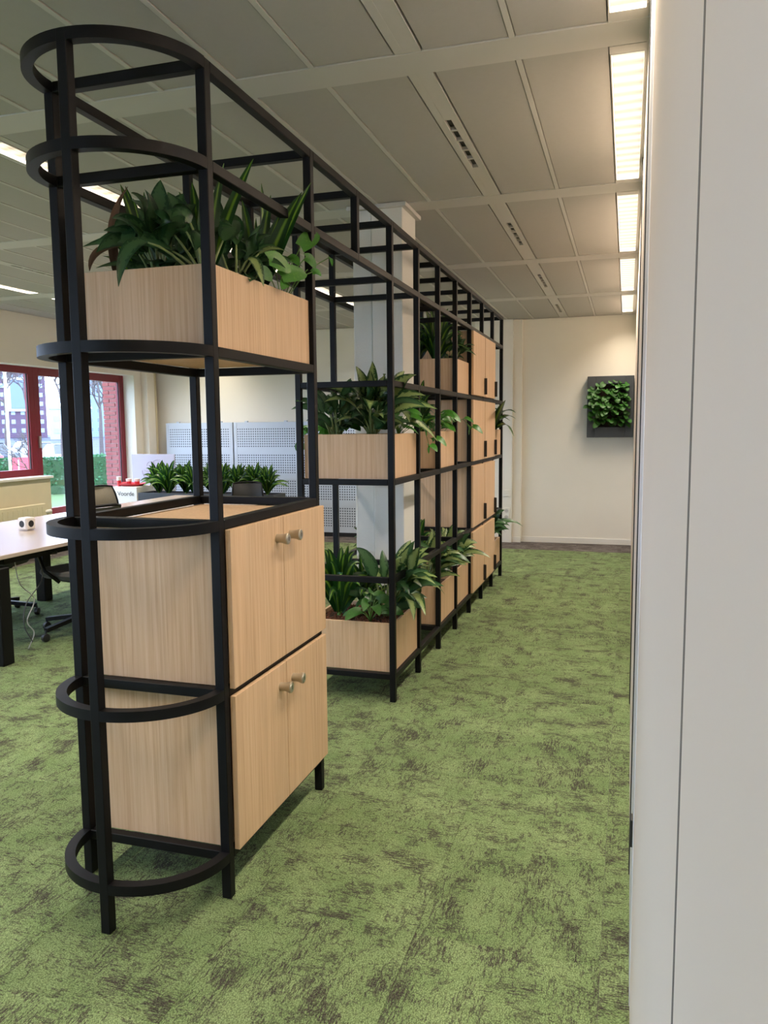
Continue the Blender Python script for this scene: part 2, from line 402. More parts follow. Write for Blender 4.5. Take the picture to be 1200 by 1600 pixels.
for (y0, y1) in rows:
    for (x0, x1) in panel_cols:
        ml = .013 if any(abs(x0-q[1]) < .001 for q in panel_cols) else .004
        mr = .013 if any(abs(x1-q[0]) < .001 for q in panel_cols) else .004
        k = (round(x1-x0, 3), round(y1-y0, 3), ml, mr)
        ctr = ((x0+x1+ml-mr)/2, (y0+y1)/2, 2.9485)
        if k not in meshes:
            o = box('ceiling_panel', (x0+ml, x1-mr, y0+.003, y1-.003, 2.934, 2.963), CEILW, ceil, .002); meshes[k] = o
        else: copyto(meshes[k], ceil, ctr)
    for (x0, x1), (x2, x3) in zip(panel_cols[:-1], panel_cols[1:]):
        if abs(x1-x2) < .001:
            k = ('t', round(y1-y0, 3))
            if k not in meshes: meshes[k] = box('ceiling_runner', (x1-.0105, x1+.0105, y0+.001, y1-.001, 2.931, 2.963), BEAMW, ceil)
            else: copyto(meshes[k], ceil, (x1, (y0+y1)/2, 2.947))
    for (x0, x1) in slot_cols:
        xm = (x0+x1)/2; L = y1-y0; ym = (y0+y1)/2
        box('slot_strip', (x0+.004, xm-.016, y0+.003, y1-.003, 2.932, 2.963), BEAMW, ceil)
        box('slot_strip', (xm+.016, x1-.004, y0+.003, y1-.003, 2.932, 2.963), BEAMW, ceil)
        g0, g1 = ym-.37*(L/1.75), ym+.33*(L/1.75)
        box('slot_cover', (xm-.016, xm+.016, y0+.003, g0, 2.9325, 2.96), BEAMW, ceil)
        box('slot_cover', (xm-.016, xm+.016, g1, y1-.003, 2.9325, 2.96), BEAMW, ceil)
        box('air_slot', (xm-.016, xm+.016, g0, g1, 2.95, 2.96), DARK, ceil)
        for q in range(1, 5):
            yy = g0+(g1-g0)*q/5; box('slot_bridge', (xm-.016, xm+.016, yy-.008, yy+.008, 2.933, 2.95), BEAMW, ceil)
for (x0, x1) in ((-3.07, -3.03), (-2.90, -2.86), (-5.86, -5.84), (-5.71, -5.69), (.035, .085)):
    for (y0, y1) in rows: box('light_border', (x0, x1, y0, y1, 2.934, 2.963), BEAMW, ceil)

# ---- luminaires (each with its lamp)
pos_words = ['above the camera', 'nearest in view', 'second', 'third', 'fourth', 'farthest']
col_words = ['beside the right-hand partition', 'beyond the black shelf', 'close to the window side']
for ci, (x0, x1) in enumerate(light_cols):
    for ri, (y0, y1) in enumerate(rows):
        ya, yb = y0+.065, min(y1-.065, YF-.28)
        if yb-ya < .4: continue
        L = thing('ceiling_light', ((x0+x1)/2, (ya+yb)/2, 2.93),
                  'recessed strip light, ceiling row %s, %s' % (col_words[ci], ['behind the viewer', 'almost overhead', 'second in view', 'third in view', 'fourth in view', 'farthest'][ri]),
                  'light', 'recessed ceiling strip lights')
        box('end_plate', (x0, x1, ya-.062, ya, 2.93, 2.963), BEAMW, L); box('end_plate', (x0, x1, yb, y1-.003, 2.93, 2.963), BEAMW, L)
        h = MB().box(x0+.001, x0+.006, ya, yb, 2.929, 2.972).box(x1-.006, x1-.001, ya, yb, 2.929, 2.972)
        h.box(x0+.006, x1-.006, ya, ya+.006, 2.929, 2.972).box(x0+.006, x1-.006, yb-.006, yb, 2.929, 2.972)
        h.build('housing', BEAMW, L)
        o = MB().quad((x0+.006, ya+.006, 2.938), (x1-.006, ya+.006, 2.938), (x1-.006, yb-.006, 2.938), (x0+.006, yb-.006, 2.938)).build('lens', LENS, L)
        ld = bpy.data.lights.new('tube', 'AREA'); ld.shape = 'RECTANGLE'; ld.size = x1-x0-.016; ld.size_y = yb-ya-.02
        ld.energy = LAMP_W*(yb-ya)/1.6; ld.color = LAMP_COL; ld.spread = math.radians(116)
        lo = bpy.data.objects.new('tube', ld); C.objects.link(lo); lo.parent = L; lo.location = (0, 0, .022)

# ---- right partition (runs along the view, a few centimetres beside the camera)
wr = sempty('wall_right', (.1, 4, 0))
def wx(y): return .030+.005*y
def wall_seg(name, y0, y1, off, m_, z1=2.93, z0=0., t=.09, parent=wr):
    a, b = wx(y0)-off, wx(y1)-off
    M_ = MB(); n = 0
    M_.v = [(a, y0, z0), (a+t, y0, z0), (b+t, y1, z0), (b, y1, z0), (a, y0, z1), (a+t, y0, z1), (b+t, y1, z1), (b, y1, z1)]
    M_.f = [[0, 3, 2, 1], [4, 5, 6, 7], [0, 1, 5, 4], [2, 3, 7, 6], [0, 4, 7, 3], [1, 2, 6, 5]]; M_.mi = [0]*6
    return M_.build(name, m_, parent, .0012)
wall_seg('partition_panel', -2.5, .440, 0, PANELW)
wall_seg('partition_panel', .4525, 2.05, 0, PANELW)
wall_seg('panel_joint', .4405, .452, .0002, mat('joint_grey', srgb(110, 102, 96), .9), t=.04)  # flush grey strip marking the seam between the panels
wall_seg('partition_profile', 2.052, 2.70, .0015, mat('lavender_white_profile', srgb(222, 220, 226), .4))
wall_seg('black_seal', 2.702, 2.76, .005, DARK)
wall_seg('partition_panel', 2.762, 4.45, .0028, PANELW)
wall_seg('black_seal', 4.452, 4.56, .0085, DARK)
wall_seg('partition_panel', 4.562, 7.4, .004, PANELW)
wall_seg('partition_panel', 7.405, YF, .004, PANELW)
wall_seg('door_pull', 2.18, 2.22, .008, DARK, z1=.46, z0=.38, t=.008)

# ---- far wall, pilasters, baseboard, sockets
wf = struct(box('wall_far', (-7.2, .3, YF, YF+.2, 0, 2.95), WHITEW))
box('pilaster', (-1.95, -1.448, YF-.12, YF, 0, 2.93), TRIMW, wf, .003)
box('pilaster', (-1.448, -1.332, YF-.07, YF, 0, 2.93), WHITEW, wf, .003)
bb = MB().box(-1.332, .082, YF-.012, YF, 0, .075).build('baseboard_far', TRIMW, None, .002); struct(bb)
bb = MB().box(-1.448, -1.332, YF-.082, YF-.07, 0, .075).build('baseboard_far', TRIMW, None, .002); struct(bb)
def socket(z, n, lab):
    s = thing('wall_socket', (-1.515, YF-.12, z), lab, 'socket')
    box('cover_plate', (-1.555, -1.475, YF-.132, YF-.12, z, z+.085*n), TRIMW, s, .003)
    for k in range(n):
        zc = z+.0425+.085*k
        f = MB().lathe((-1.515, YF-.134, zc), [(.027, .002), (.027, 0), (.022, -.001), (.0215, .0015)] if n > 1 else [(.02, .0), (.018, -.002)], 16, axis='y').build('socket_insert', TRIMW if n == 1 else mat('socket_grey', srgb(196, 192, 184), .5), s)
        if n > 1:
            for dx in (-.009, .009): MB().lathe((-1.515+dx, YF-.136, zc), [(.003, .001), (.003, -.0005)], 8, axis='y').build('pin_hole', DARK, f)
socket(.30, 2, 'white double power socket low on the far pilaster')
socket(.62, 1, 'single white data outlet above the double socket on the far pilaster')

# ---- column standing inside the shelf
colm = sempty('column', (-1.53, 5.02, 0))
box('column_shaft', (-1.566, -1.365, 4.85, 5.17, 0, 2.93), WHITEW2, colm, .004)
box('column_casing', (-1.70, -1.575, 4.875, 5.17, 0, 2.93), WHITEW2, colm, .004)
box('column_joint', (-1.576, -1.565, 4.90, 5.15, 0, 2.93), mat('pipe_paint', srgb(200, 200, 196), .7), colm)
MB().box(-1.72, -1.335, 4.82, 4.85, 2.905, 2.93).box(-1.365, -1.335, 4.85, 5.2, 2.905, 2.93).build('ceiling_collar', BEAMW, colm)

# ---- wall behind the camera
wbk = sempty('wall_back', (-3.5, -2.6, 0))
for b in ((-7.2, .3, -2.7, -2.5, 0, .95), (-7.2, .3, -2.7, -2.5, 2.335, 2.95), (-7.2, -5.6, -2.7, -2.5, .95, 2.335), (-2.4, .3, -2.7, -2.5, .95, 2.335)): box('wall_section', b, WHITEW, wbk)
w5 = sempty('window_added_5', (-4, -2.62, .95))  # unseen window, added to bring daylight in from behind the camera
for xa, xb in ((-5.6, -5.52), (-4.04, -3.96), (-2.48, -2.4)): box('window_frame', (xa, xb, -2.66, -2.59, .95, 2.335), RED, w5, .003)
for xa, xb in ((-5.52, -4.04), (-3.96, -2.48)):
    box('window_frame', (xa, xb, -2.66, -2.59, .95, 1.03), RED, w5, .003); box('window_frame', (xa, xb, -2.66, -2.59, 2.255, 2.335), RED, w5, .003)
    box('pane', (xa, xb, -2.63, -2.626, 1.03, 2.255), GLASS, w5)

# ---- window wall
wl = sempty('wall_left', (XL-.12, 4, 0))
XO = XL-.26
def wbox(y0, y1, z0, z1, m_=WHITEW): return box('wall_section', (XO, XL, y0, y1, z0, z1), m_, wl)
wbox(-2.5, YF, 2.335, 2.95)
wbox(-2.5, 8.17, 0, .96, CREAM)
wbox(-2.5, -2.2, .96, 2.335); wbox(1.95, 2.25, .96, 2.335); wbox(5.35, 5.65, .96, 2.335); wbox(10.02, YF, 0, 2.335)
wbox(8.17, 10.02, 0, .45)
XF0, XF1 = XL-.245, XL-.18
def frame(name, y0, y1, z0, z1, mull=(), inner=None, t=.075):
    w = sempty(name, (XL-.2, (y0+y1)/2, z0))
    box('window_frame', (XF0, XF1, y0, y0+t, z0, z1), RED, w, .003); box('window_frame', (XF0, XF1, y1-t, y1, z0, z1), RED, w, .003)
    box('window_frame', (XF0, XF1, y0+t, y1-t, z1-t, z1), RED, w, .003); box('window_frame', (XF0, XF1, y0+t, y1-t, z0, z0+t), RED, w, .003)
    ys = [y0+t]
    for mm in mull: box('window_mullion', (XF0, XF1, mm-t/2, mm+t/2, z0+t, z1-t), RED, w, .003); ys += [mm-t/2, mm+t/2]
    ys.append(y1-t)
    for a, b in zip(ys[::2], ys[1::2]):
        box('pane', (XF0+.03, XF0+.034, a, b, z0+t, z1-t), GLASS, w)
        for g in ((a, a+.012, z0+t, z1-t), (b-.012, b, z0+t, z1-t)): box('glazing_seal', (XF0+.036, XF0+.046, *g), mat('grey_seal', srgb(60, 62, 66), .6), w)
    return w
w1 = frame('window_1', 5.65, 8.17, .985, 2.335, (6.9,), t=.085)
w2 = frame('window_2', 8.17, 10.02, .45, 2.335, t=.10)
frame('window_added_3', 2.25, 5.35, .985, 2.335, (3.8,)); frame('window_added_4', -2.2, 1.95, .985, 2.335, (0.,))  # both added out of view to let in more daylight
box('window_handle', (XF1, XF1+.03, 8.2, 8.235, 1.33, 1.48), STEEL, w2, .004)
for k, (a, b) in enumerate(((5.65, 8.20), (2.25, 5.35), (-2.2, 1.95))):
    struct(box('trim_%d' % (k+1), (XF1, XL+.03, a, b, .955, .985), TRIMW, None, .003))
# pipes and boxing in the corner between window wall and far wall
MB().box(XL, XL+.10, YF-.35, YF-.16, 0, 2.93).build('pipe_boxing', WHITEW, wl, .003)
MB().tube([(XL+.05, YF-.08, 0), (XL+.05, YF-.08, 2.93)], .028, 10).build('riser_pipe', CREAM, wl, smooth='auto')
# exterior brick pier beside the tall window
BR1 = mat('red_brick', srgb(150, 78, 76), .9, var=(20, .2)); BR2 = mat('mortar', srgb(176, 160, 152), .95)
pier = struct(box('brick_pier', (XO-.27, XO-.012, 10.025, 10.6, -.5, 3.4), BR2))
bp_ = None
for r in range(62):
    z = -.45+r*.06
    for k in range(2):
        off = 0 if r % 2 else -.1
        xa = XO-.27+k*.205+off; xb = xa+.195
        xa, xb = max(xa, XO-.275), min(xb, XO-.014)
        if xb-xa < .04: continue
        box('brick', (xa, xb, 10.008, 10.08, z, z+.05), BR1, pier)

# ---- radiator below the window
rad = thing('radiator', (XL+.09, 7.2, .15), 'cream panel radiator on the wall below the red window', 'radiator')
box('radiator_panel', (XL+.05, XL+.10, 6.3, 7.95, .16, .66), CREAM, rad, .008)
for k in range(20): box('radiator_rib', (XL+.1, XL+.105, 6.36+k*.08, 6.40+k*.08, .20, .62), CREAM, rad)
v = MB().lathe((XL+.08, 8.0, .55), [(.012, -.05), (.02, -.03), (.026, 0), (.026, .05), (.018, .06)], 12, axis='y').build('valve', TRIMW, rad, smooth='auto')
MB().tube([(XL+.08, 8.0, .55), (XL+.08, 8.0, 0)], .009, 8).build('supply_pipe', CREAM, rad)
for yy in (6.6, 7.5): box('bracket', (XL, XL+.05, yy, yy+.04, .3, .5), CREAM, rad)

# ================================================================== SHELVING FRAME
XR, XB = -1.2345, -1.7755
Z = [0, .1464, .6974, 1.246, 1.787, 2.34, 2.627]
YS = dict(A=2.2, B=3.013, C=3.575, D=4.137, E=4.695, F=5.253, G=5.81, H=6.365, I=6.925, J=7.485, K=8.06)
w = .033; hw = w/2
SF = thing('shelving_frame', (-1.505, 5, 0), 'tall black metal tube shelf frame with a rounded near end', 'shelf frame')
bev = .0022
for k, y in YS.items():
    for x in (XR, XB):
        z0 = Z[5]+hw if k == 'C' else 0
        box('post', (x-hw, x+hw, y-hw, y+hw, z0, Z[6]+hw), BLACK, SF, bev)
box('post', (-1.505-hw, -1.505+hw, 1.9295-hw, 1.9295+hw, 0, Z[6]+hw), BLACK, SF, bev)
seqs = {l: [list('ABCDEFGHIJK')] for l in (5, 6)}
for l in (1, 2, 3, 4): seqs[l] = [list('AB'), list('DEFGHIJK')]
for l, ss in seqs.items():
    for sq in ss:
        for a, b in zip(sq[:-1], sq[1:]):
            for x in (XR, XB):
                if l == 5 and 'C' in (a, b):
                    y0 = YS[a]+(hw if a != 'C' else 0); y1 = YS[b]-(hw if b != 'C' else 0)
                else: y0, y1 = YS[a]+hw, YS[b]-hw
                box('long_rail', (x-hw, x+hw, y0, y1, Z[l]-hw, Z[l]+hw), BLACK, SF, bev)
        for a in sq:
            if l == 5 and a == 'C': continue
            box('cross_rail', (XB+hw, XR-hw, YS[a]-hw, YS[a]+hw, Z[l]-hw, Z[l]+hw), BLACK, SF, bev)
for l in range(1, 7):
    r0, r1 = .2705-hw, .2705+hw; n = 36; M_ = MB()
    cx, cy = -1.505, YS['A']-hw
    for i in range(n+1):
        a = PI+PI*i/n
        sy_ = (.2705-hw)/.2705 if 0 else 1
        for r, z in ((r0, Z[l]-hw), (r1, Z[l]-hw), (r1, Z[l]+hw), (r0, Z[l]+hw)):
            M_.v.append((cx+r*math.cos(a), cy+(r-.0165)*math.sin(a), z))
    for i in range(n):
        for k in range(4):
            M_.f.append([4*i+k, 4*i+(k+1) % 4, 4*(i+1)+(k+1) % 4, 4*(i+1)+k]); M_.mi.append(0)
    M_.f += [[0, 1, 2, 3], [4*n+3, 4*n+2, 4*n+1, 4*n]]; M_.mi += [0, 0]
    M_.build('rounded_rail', BLACK, SF, smooth='auto')

# ---- cabinets with knobs (near bay)
def knob(parent, x, y, z):
    k = MB().lathe((x, y, z), [(.0155, 0), (.0155, .012), (.016, .022), (.0185, .032), (.0205, .036), (.0205, .044), (.0185, .046)], 20, axis='x').build('knob', BRASS, parent, smooth='auto')
    MB().lathe((x+.0462, y, z), [(.016, 0), (.0155, .0012), (.012, .0014)], 20, axis='x').build('lock_face', STEEL, k, smooth='auto')
    MB().box(x+.0474, x+.0482, y-.0015, y+.0015, z-.007, z+.007).build('keyhole', DARK, k)
for nm, z0, z1, kz, lab in (('low', .1635, .6805, .605, 'oak two-door cabinet with knobs at the bottom of the near shelf end'),
                            ('up', .7145, 1.2265, 1.155, 'oak two-door cabinet with knobs, upper one in the near shelf end')):
    cb = thing('cabinet', (-1.505, 2.61, z0), lab, 'cabinet', 'knob cabinets in the near shelf end')
    t = .018
    box('side_panel', (-1.757, -1.2365, 2.2175, 2.2175+t, z0, z1), OAK, cb, .0008)
    box('side_panel', (-1.757, -1.2365, 2.996-t, 2.996, z0, z1), OAK, cb, .0008)
    box('bottom_panel', (-1.757, -1.2365, 2.2175+t, 2.996-t, z0, z0+t), OAK, cb)
    box('top_panel', (-1.757, -1.2365, 2.2175+t, 2.996-t, z1-t, z1), OAK, cb)
    box('back_panel', (-1.757, -1.749, 2.2175+t, 2.996-t, z0+t, z1-t), OAK, cb)
    for ya, yb, ky in ((2.219, 2.6205, 2.565), (2.6255, 3.0275, 2.678)):
        d = box('door', (-1.2175, -1.1985, ya, yb, z0-.006, z1+.003), OAK, cb, .0012)
        knob(d, -1.1985, ky, kz)

# ---- handle cabinets (far bays H-I, I-J)
lev_word = {1: 'lowest', 2: 'second from the floor', 3: 'third from the floor', 4: 'topmost'}
for bay, (a, b), bw in (('near', 'HI', 'nearer cabinet column'), ('far', 'IJ', 'farther cabinet column')):
    for l in (1, 2, 3, 4):
        y0, y1 = YS[a]+hw+.002, YS[b]-hw-.002; z0, z1 = Z[l]+hw+.001, Z[l+1]-hw-.003
        cb = thing('cabinet', (-1.505, (y0+y1)/2, z0), 'oak cabinet with black pull, %s in the %s' % (lev_word[l], bw), 'cabinet', 'pull-handle cabinets in the far shelf')
        box('side_panel', (-1.757, -1.222, y0, y0+.016, z0, z1), OAK, cb); box('side_panel', (-1.757, -1.222, y1-.016, y1, z0, z1), OAK, cb)
        box('top_panel', (-1.757, -1.222, y0+.016, y1-.016, z1-.016, z1), OAK, cb); box('bottom_panel', (-1.757, -1.222, y0+.016, y1-.016, z0, z0+.016), OAK, cb)
        box('back_panel', (-1.757, -1.749, y0+.016, y1-.016, z0+.016, z1-.016), OAK, cb)
        dr = box('door', (-1.2165, -1.1975, YS[a]-.006, YS[b]-.026, z0+.002, z1-.002), OAK, cb, .0012)
        hy = YS[b]-.055
        MB().box(-1.1975, -1.190, hy-.012, hy+.012, z0+.02, z0+.16).box(-1.190, -1.172, hy-.012, hy-.008, z0+.02, z0+.16).build('pull_handle', DARK, dr, .001)

# ================================================================== PLANTERS
def planter(name, a, b, z0, z1, lab, y0=None, y1=None, fill=None, pebbles=160):
    y0 = YS[a]+hw+.0015 if y0 is None else y0; y1 = YS[b]-hw-.0015 if y1 is None else y1
    x0, x1 = -1.757, -1.2365; t = .016
    P = thing('planter_box', (-1.5, (y0+y1)/2, z0), lab, 'planter', 'oak planter boxes on the shelf')
    box('front_panel', (x1-t, x1, y0, y1, z0, z1), OAK, P, .0008); box('back_panel', (x0, x0+t, y0, y1, z0, z1), OAK, P, .0008)
    box('end_panel', (x0+t, x1-t, y0, y0+t, z0, z1), OAK, P, .0008); box('end_panel', (x0+t, x1-t, y1-t, y1, z0, z1), OAK, P, .0008)
    box('bottom_panel', (x0+t, x1-t, y0+t, y1-t, z0, z0+t), OAK, P)
    zs = z1-.035 if fill is None else fill
    box('soil', (x0+t, x1-t, y0+t, y1-t, z0+t, zs-.006), SOIL, P)
    M_ = MB(); rnd = random.Random(hash(lab) % 1000 if 0 else len(lab)*7+pebbles)
    for _ in range(pebbles):
        px, py = rnd.uniform(x0+t+.008, x1-t-.008), rnd.uniform(y0+t+.008, y1-t-.008); r = rnd.uniform(.005, .010); pz = zs-.006+rnd.uniform(0, .006)
        n = len(M_.v); ro = rnd.uniform(0, PI)
        for dx, dy, dz in ((1, 0, 0), (-.3, .9, .1), (-.8, -.5, 0), (.4, -.9, .1), (0, .1, .8), (0, 0, -.6)):
            M_.v.append((px+r*(dx*math.cos(ro)-dy*math.sin(ro)), py+r*(dx*math.sin(ro)+dy*math.cos(ro)), pz+r*dz))
        for tri in ((0, 1, 4), (1, 2, 4), (2, 3, 4), (3, 0, 4), (1, 0, 5), (2, 1, 5), (3, 2, 5), (0, 3, 5)):
            M_.f.append([n+i for i in tri]); M_.mi.append(0)
    M_.build('clay_granules', CLAY, P, kind='stuff')
    return zs
ST = hw+.001
zU1 = planter('u', 'A', 'B', Z[4]+ST, 2.058, 'long oak planter high up in the near shelf end')
zD1 = planter('d1', 'D', 'E', Z[1]+ST, .445, 'low oak planter at floor level facing the camera past the knob cabinets', pebbles=1100, fill=.425)
zD3 = planter('d3', 'D', 'E', Z[3]+ST, 1.512, 'oak planter at eye level right behind the near shelf end', pebbles=500, fill=1.495)
zF1 = planter('f1', 'F', 'G', Z[1]+ST, .435, 'nearer of the two adjoining low oak planters past the white column', pebbles=300)
zG1 = planter('g1', 'G', 'H', Z[1]+ST, .445, 'farther of the two adjoining low oak planters, touching the tall cabinets')
zF3 = planter('f3', 'F', 'G', Z[3]+ST, 1.518, 'oak planter at eye level just past the white column')
zG4 = planter('g4', 'G', 'H', Z[4]+ST, 2.058, 'high oak planter beside the topmost tall cabinet')
zJ1 = planter('j1', 'J', 'K', Z[1]+ST, .41, 'low oak planter at the far end of the shelf')
zJ3 = planter('j3', 'J', 'K', Z[3]+ST, 1.515, 'oak planter at eye level at the far end of the shelf')

# ================================================================== PLANTS
def at(u, v, x=None, y=None, z=None):
    d = FW+RT*((u-600)/FPX)-UP*((v-800)/FPX); o = Vector((0, 0, CAMH))
    for i, k in enumerate((x, y, z)):
        if k is not None: return o+d*((k-o[i])/d[i])
def leaf(parent, p0, p1, p2, width, shape='lance', pet=.3, mats=None, fold=.22, face=None, pr=.003, seg=9, wav=.04, rnd=random):
    p0, p1, p2 = Vector(p0), Vector(p1), Vector(p2)
    B = lambda t: p0*(1-t)**2+p1*(2*t*(1-t))+p2*t*t
    D = lambda t: ((p1-p0)*(2*(1-t))+(p2-p1)*(2*t)).normalized()
    h = (p2-p0); hz = Vector((h.x, h.y, 0))
    hz = hz.normalized() if hz.length > 1e-4 else Vector((1, 0, 0))
    s0 = hz.cross(Vector((0, 0, 1))).normalized()
    fdir = Vector(face) if face is not None else Vector((.45+rnd.uniform(-.3, .3), -.55+rnd.uniform(-.3, .3), .75))+hz*.25
    M_ = MB(); uv = []
    if pet > .02:
        M_.tube([B(pet*i/4) for i in range(5)], [pr*1.4, pr*1.2, pr, pr*.9, pr*.7], 5, 1); uv += [(.5, 0)]*len(M_.v)
    ks = (-1, -.55, 0, .55, 1); base = len(M_.v)
    ph = rnd.uniform(0, 6)
    for i in range(seg+1):
        u = i/seg; t = pet+(1-pet)*u
        T_ = D(t); s = T_.cross(fdir)
        s = s.normalized() if s.length > .05 else s0
        n = s.cross(T_).normalized()
        if shape == 'lance': wd = math.sin(PI*min(1, u**.72*.98+.02))**.85
        elif shape == 'strap': wd = min(1, .45+u*2.2)*(1-u**2.6)**.8
        else: wd = (u+.10)**.42*(1-u)**.62*1.62
        wd = max(wd*width/2, .0008)
        for k in ks:
            off = s*(k*wd)+n*(fold*abs(k)*wd+wav*wd*math.sin(u*9+ph+k*2)*abs(k))
            if shape == 'heart' and i == 0: off -= T_*abs(k)*width*.18
            M_.v.append(tuple(B(t)+off)); uv.append((.5+k/2, u))
    for i in range(seg):
        for k in range(4):
            M_.f.append([base+i*5+k, base+i*5+k+1, base+(i+1)*5+k+1, base+(i+1)*5+k]); M_.mi.append(0)
    M_.uv = uv
    return M_.build('leaf', mats, parent, smooth=True)
AG = [AGLA, STEM]; AGD = [AGLD, STEM]; DR = [DRAC, STEMG]; PO = [POTH, STEMG]; PD = [POTD, STEMG]
def arch(parent, base, az, reach, top, drop, width, shape, pet, mats, rnd, lift=1.25, **k):
    b = Vector(base); d = Vector((math.cos(az), math.sin(az), 0))
    p1 = b+d*reach*.38+Vector((0, 0, top*lift)); p2 = b+d*reach+Vector((0, 0, top-drop))
    return leaf(parent, b+d*.012, p1, p2, width, shape, pet, mats, rnd=rnd, **k)
def aglaonema(loc, n, size, lab, seed, mats=AG, group='aglaonemas in the planters', bias=None, wfac=1.):
    rnd = random.Random(seed); P = thing('aglaonema', loc, lab, 'plant', group)
    for i in range(n):
        az = i*2.4+rnd.uniform(-.3, .3)
        if bias is not None and rnd.random() < .45: az = bias+rnd.uniform(-.9, .9)
        inner = i/n
        reach = size*rnd.uniform(.55, 1.05)*(1.05-.6*inner); top = size*(rnd.uniform(.5, .75)+.45*inner); drop = size*rnd.uniform(.02, .38)*(1-inner)
        arch(P, Vector(loc)+Vector((rnd.uniform(-.02, .02), rnd.uniform(-.02, .02), 0)), az, reach, top, drop, size*rnd.uniform(.17, .24)*wfac, 'lance', rnd.uniform(.28, .42), AGD if rnd.random() < .3 else mats, rnd, lift=.70+.62*(1-inner)*rnd.uniform(.6, 1.1), pr=.0042)
    for i in range(n//2):      # low outer leaves around the base
        az = i*2.4+.9+rnd.uniform(-.4, .4)
        arch(P, Vector(loc), az, size*rnd.uniform(.4, .8), size*rnd.uniform(.22, .42), size*rnd.uniform(.0, .15), size*rnd.uniform(.17, .23)*wfac, 'lance', rnd.uniform(.15, .3), AGD if rnd.random() < .7 else mats, rnd, lift=1.3, pr=.004)
    return P
def dracaena(loc, n, size, lab, seed, group='dracaenas in the planters', stem=.05, wd=.16, spread=1.):
    rnd = random.Random(seed); P = thing('dracaena', loc, lab, 'plant', group)
    MB().tube([loc, Vector(loc)+Vector((0, 0, stem+size*.2))], [.012, .007], 7).build('stem', STEMG, P)
    for i in range(n):
        az = i*2.4+rnd.uniform(-.25, .25); inner = i/n
        reach = spread*size*rnd.uniform(.5, .75)*(1.05-.85*inner); top = size*(.45+.5*inner)+rnd.uniform(-.02, .02); drop = size*.22*(1-inner)
        arch(P, Vector(loc)+Vector((0, 0, stem*(.3+inner))), az, reach, top, drop, size*wd*rnd.uniform(.85, 1.15), 'strap', .0, DR, rnd, lift=.75+.45*(1-inner), fold=.35)
    return P
def pothos(loc, n, size, lab, seed, group='pothos plants in the planters', mats=PO, reach=1., dirs=None, trail=()):
    rnd = random.Random(seed); P = thing('pothos', loc, lab, 'plant', group)
    for i in range(n):
        az = i*2.4+rnd.uniform(-.4, .4) if dirs is None else rnd.uniform(*dirs)
        r = size*rnd.uniform(.7, 1.5)*reach; top = size*rnd.uniform(.5, 1.3); L = size*rnd.uniform(.55, .85)
        d = Vector((math.cos(az), math.sin(az), 0)); b = Vector(loc)
        m_ = b+d*r*.6+Vector((0, 0, top)); tip = b+d*(r*.6+L*.8)+Vector((0, 0, top-L*rnd.uniform(.2, .8)))
        leaf(P, b, b+d*r*.3+Vector((0, 0, top*1.5)), tip, L*.72, 'heart', .5, mats, fold=.12, pr=.002, rnd=rnd, wav=.03)
    for path in trail:
        pts = [Vector(p) for p in path]
        MB().tube(pts, .0022, 5).build('runner', STEMG, P, smooth=True)
        for i, p in enumerate(pts[1:]):
            for sgn in (-1, 1):
                if rnd.random() < .25 and i < len(pts)-2: continue
                d = (pts[min(i+1, len(pts)-1)]-pts[i]).normalized(); sd = d.cross(Vector((0, 0, 1))).normalized()*sgn
                L = size*rnd.uniform(.45, .7)
                tip = p+sd*L*.7+d*L*.4+Vector((.25*L, -.1*L, -L*rnd.uniform(.1, .6)))
                leaf(P, p, p+sd*L*.3+Vector((0, 0, L*.35)), tip, L*.7, 'heart', .3, mats, fold=.12, pr=.0016, rnd=rnd)
    return P

# near high planter (bay A-B), leaves set where the photograph shows the large ones
a1 = thing('aglaonema', (-1.33, 2.36, zU1), 'dark leaved aglaonema with pale stalks at the near corner of the high planter', 'plant', 'aglaonemas in the planters')
b0 = Vector((-1.325, 2.345, zU1))
def L3(parent, base, ctrl, tip, width, mats, **k): return leaf(parent, base, ctrl, tip, width, mats=mats, **k)
for c, t, wd, pt in (((-1.46, 2.30, zU1+.20), at(128, 386, y=2.24), .088, .36),
                     ((-1.46, 2.32, zU1+.24), at(205, 312, y=2.36), .075, .40),
                     ((-1.40, 2.34, zU1+.24), at(250, 330, y=2.30), .08, .45),
                     ((-1.36, 2.36, zU1+.26), at(215, 345, y=2.42), .08, .40),
                     ((-1.42, 2.40, zU1+.22), at(262, 300, y=2.44), .08, .35),
                     ((-1.30, 2.30, zU1+.22), at(305, 392, y=2.20), .06, .55),
                     ((-1.34, 2.30, zU1+.27), at(268, 340, y=2.24), .06, .5),
                     ((-1.50, 2.17, zU1+.24), at(185, 448, y=2.15), .05, .45),
                     ((-1.5, 2.5, zU1+.2), at(240, 350, y=2.6), .08, .4),
                     ((-1.36, 2.5, zU1+.25), at(330, 300, y=2.6), .07, .4),
                     ((-1.29, 2.42, zU1+.2), at(372, 345, y=2.6), .07, .45)):
    L3(a1, b0+Vector((random.uniform(-.015, .015), random.uniform(-.01, .01), 0)), c, t, wd, AGD, pet=pt, pr=.0048, fold=.18)
a2 = thing('aglaonema', (-1.30, 2.50, zU1), 'aglaonema whose pale blotched leaf hangs over the front of the high planter', 'plant', 'aglaonemas in the planters')
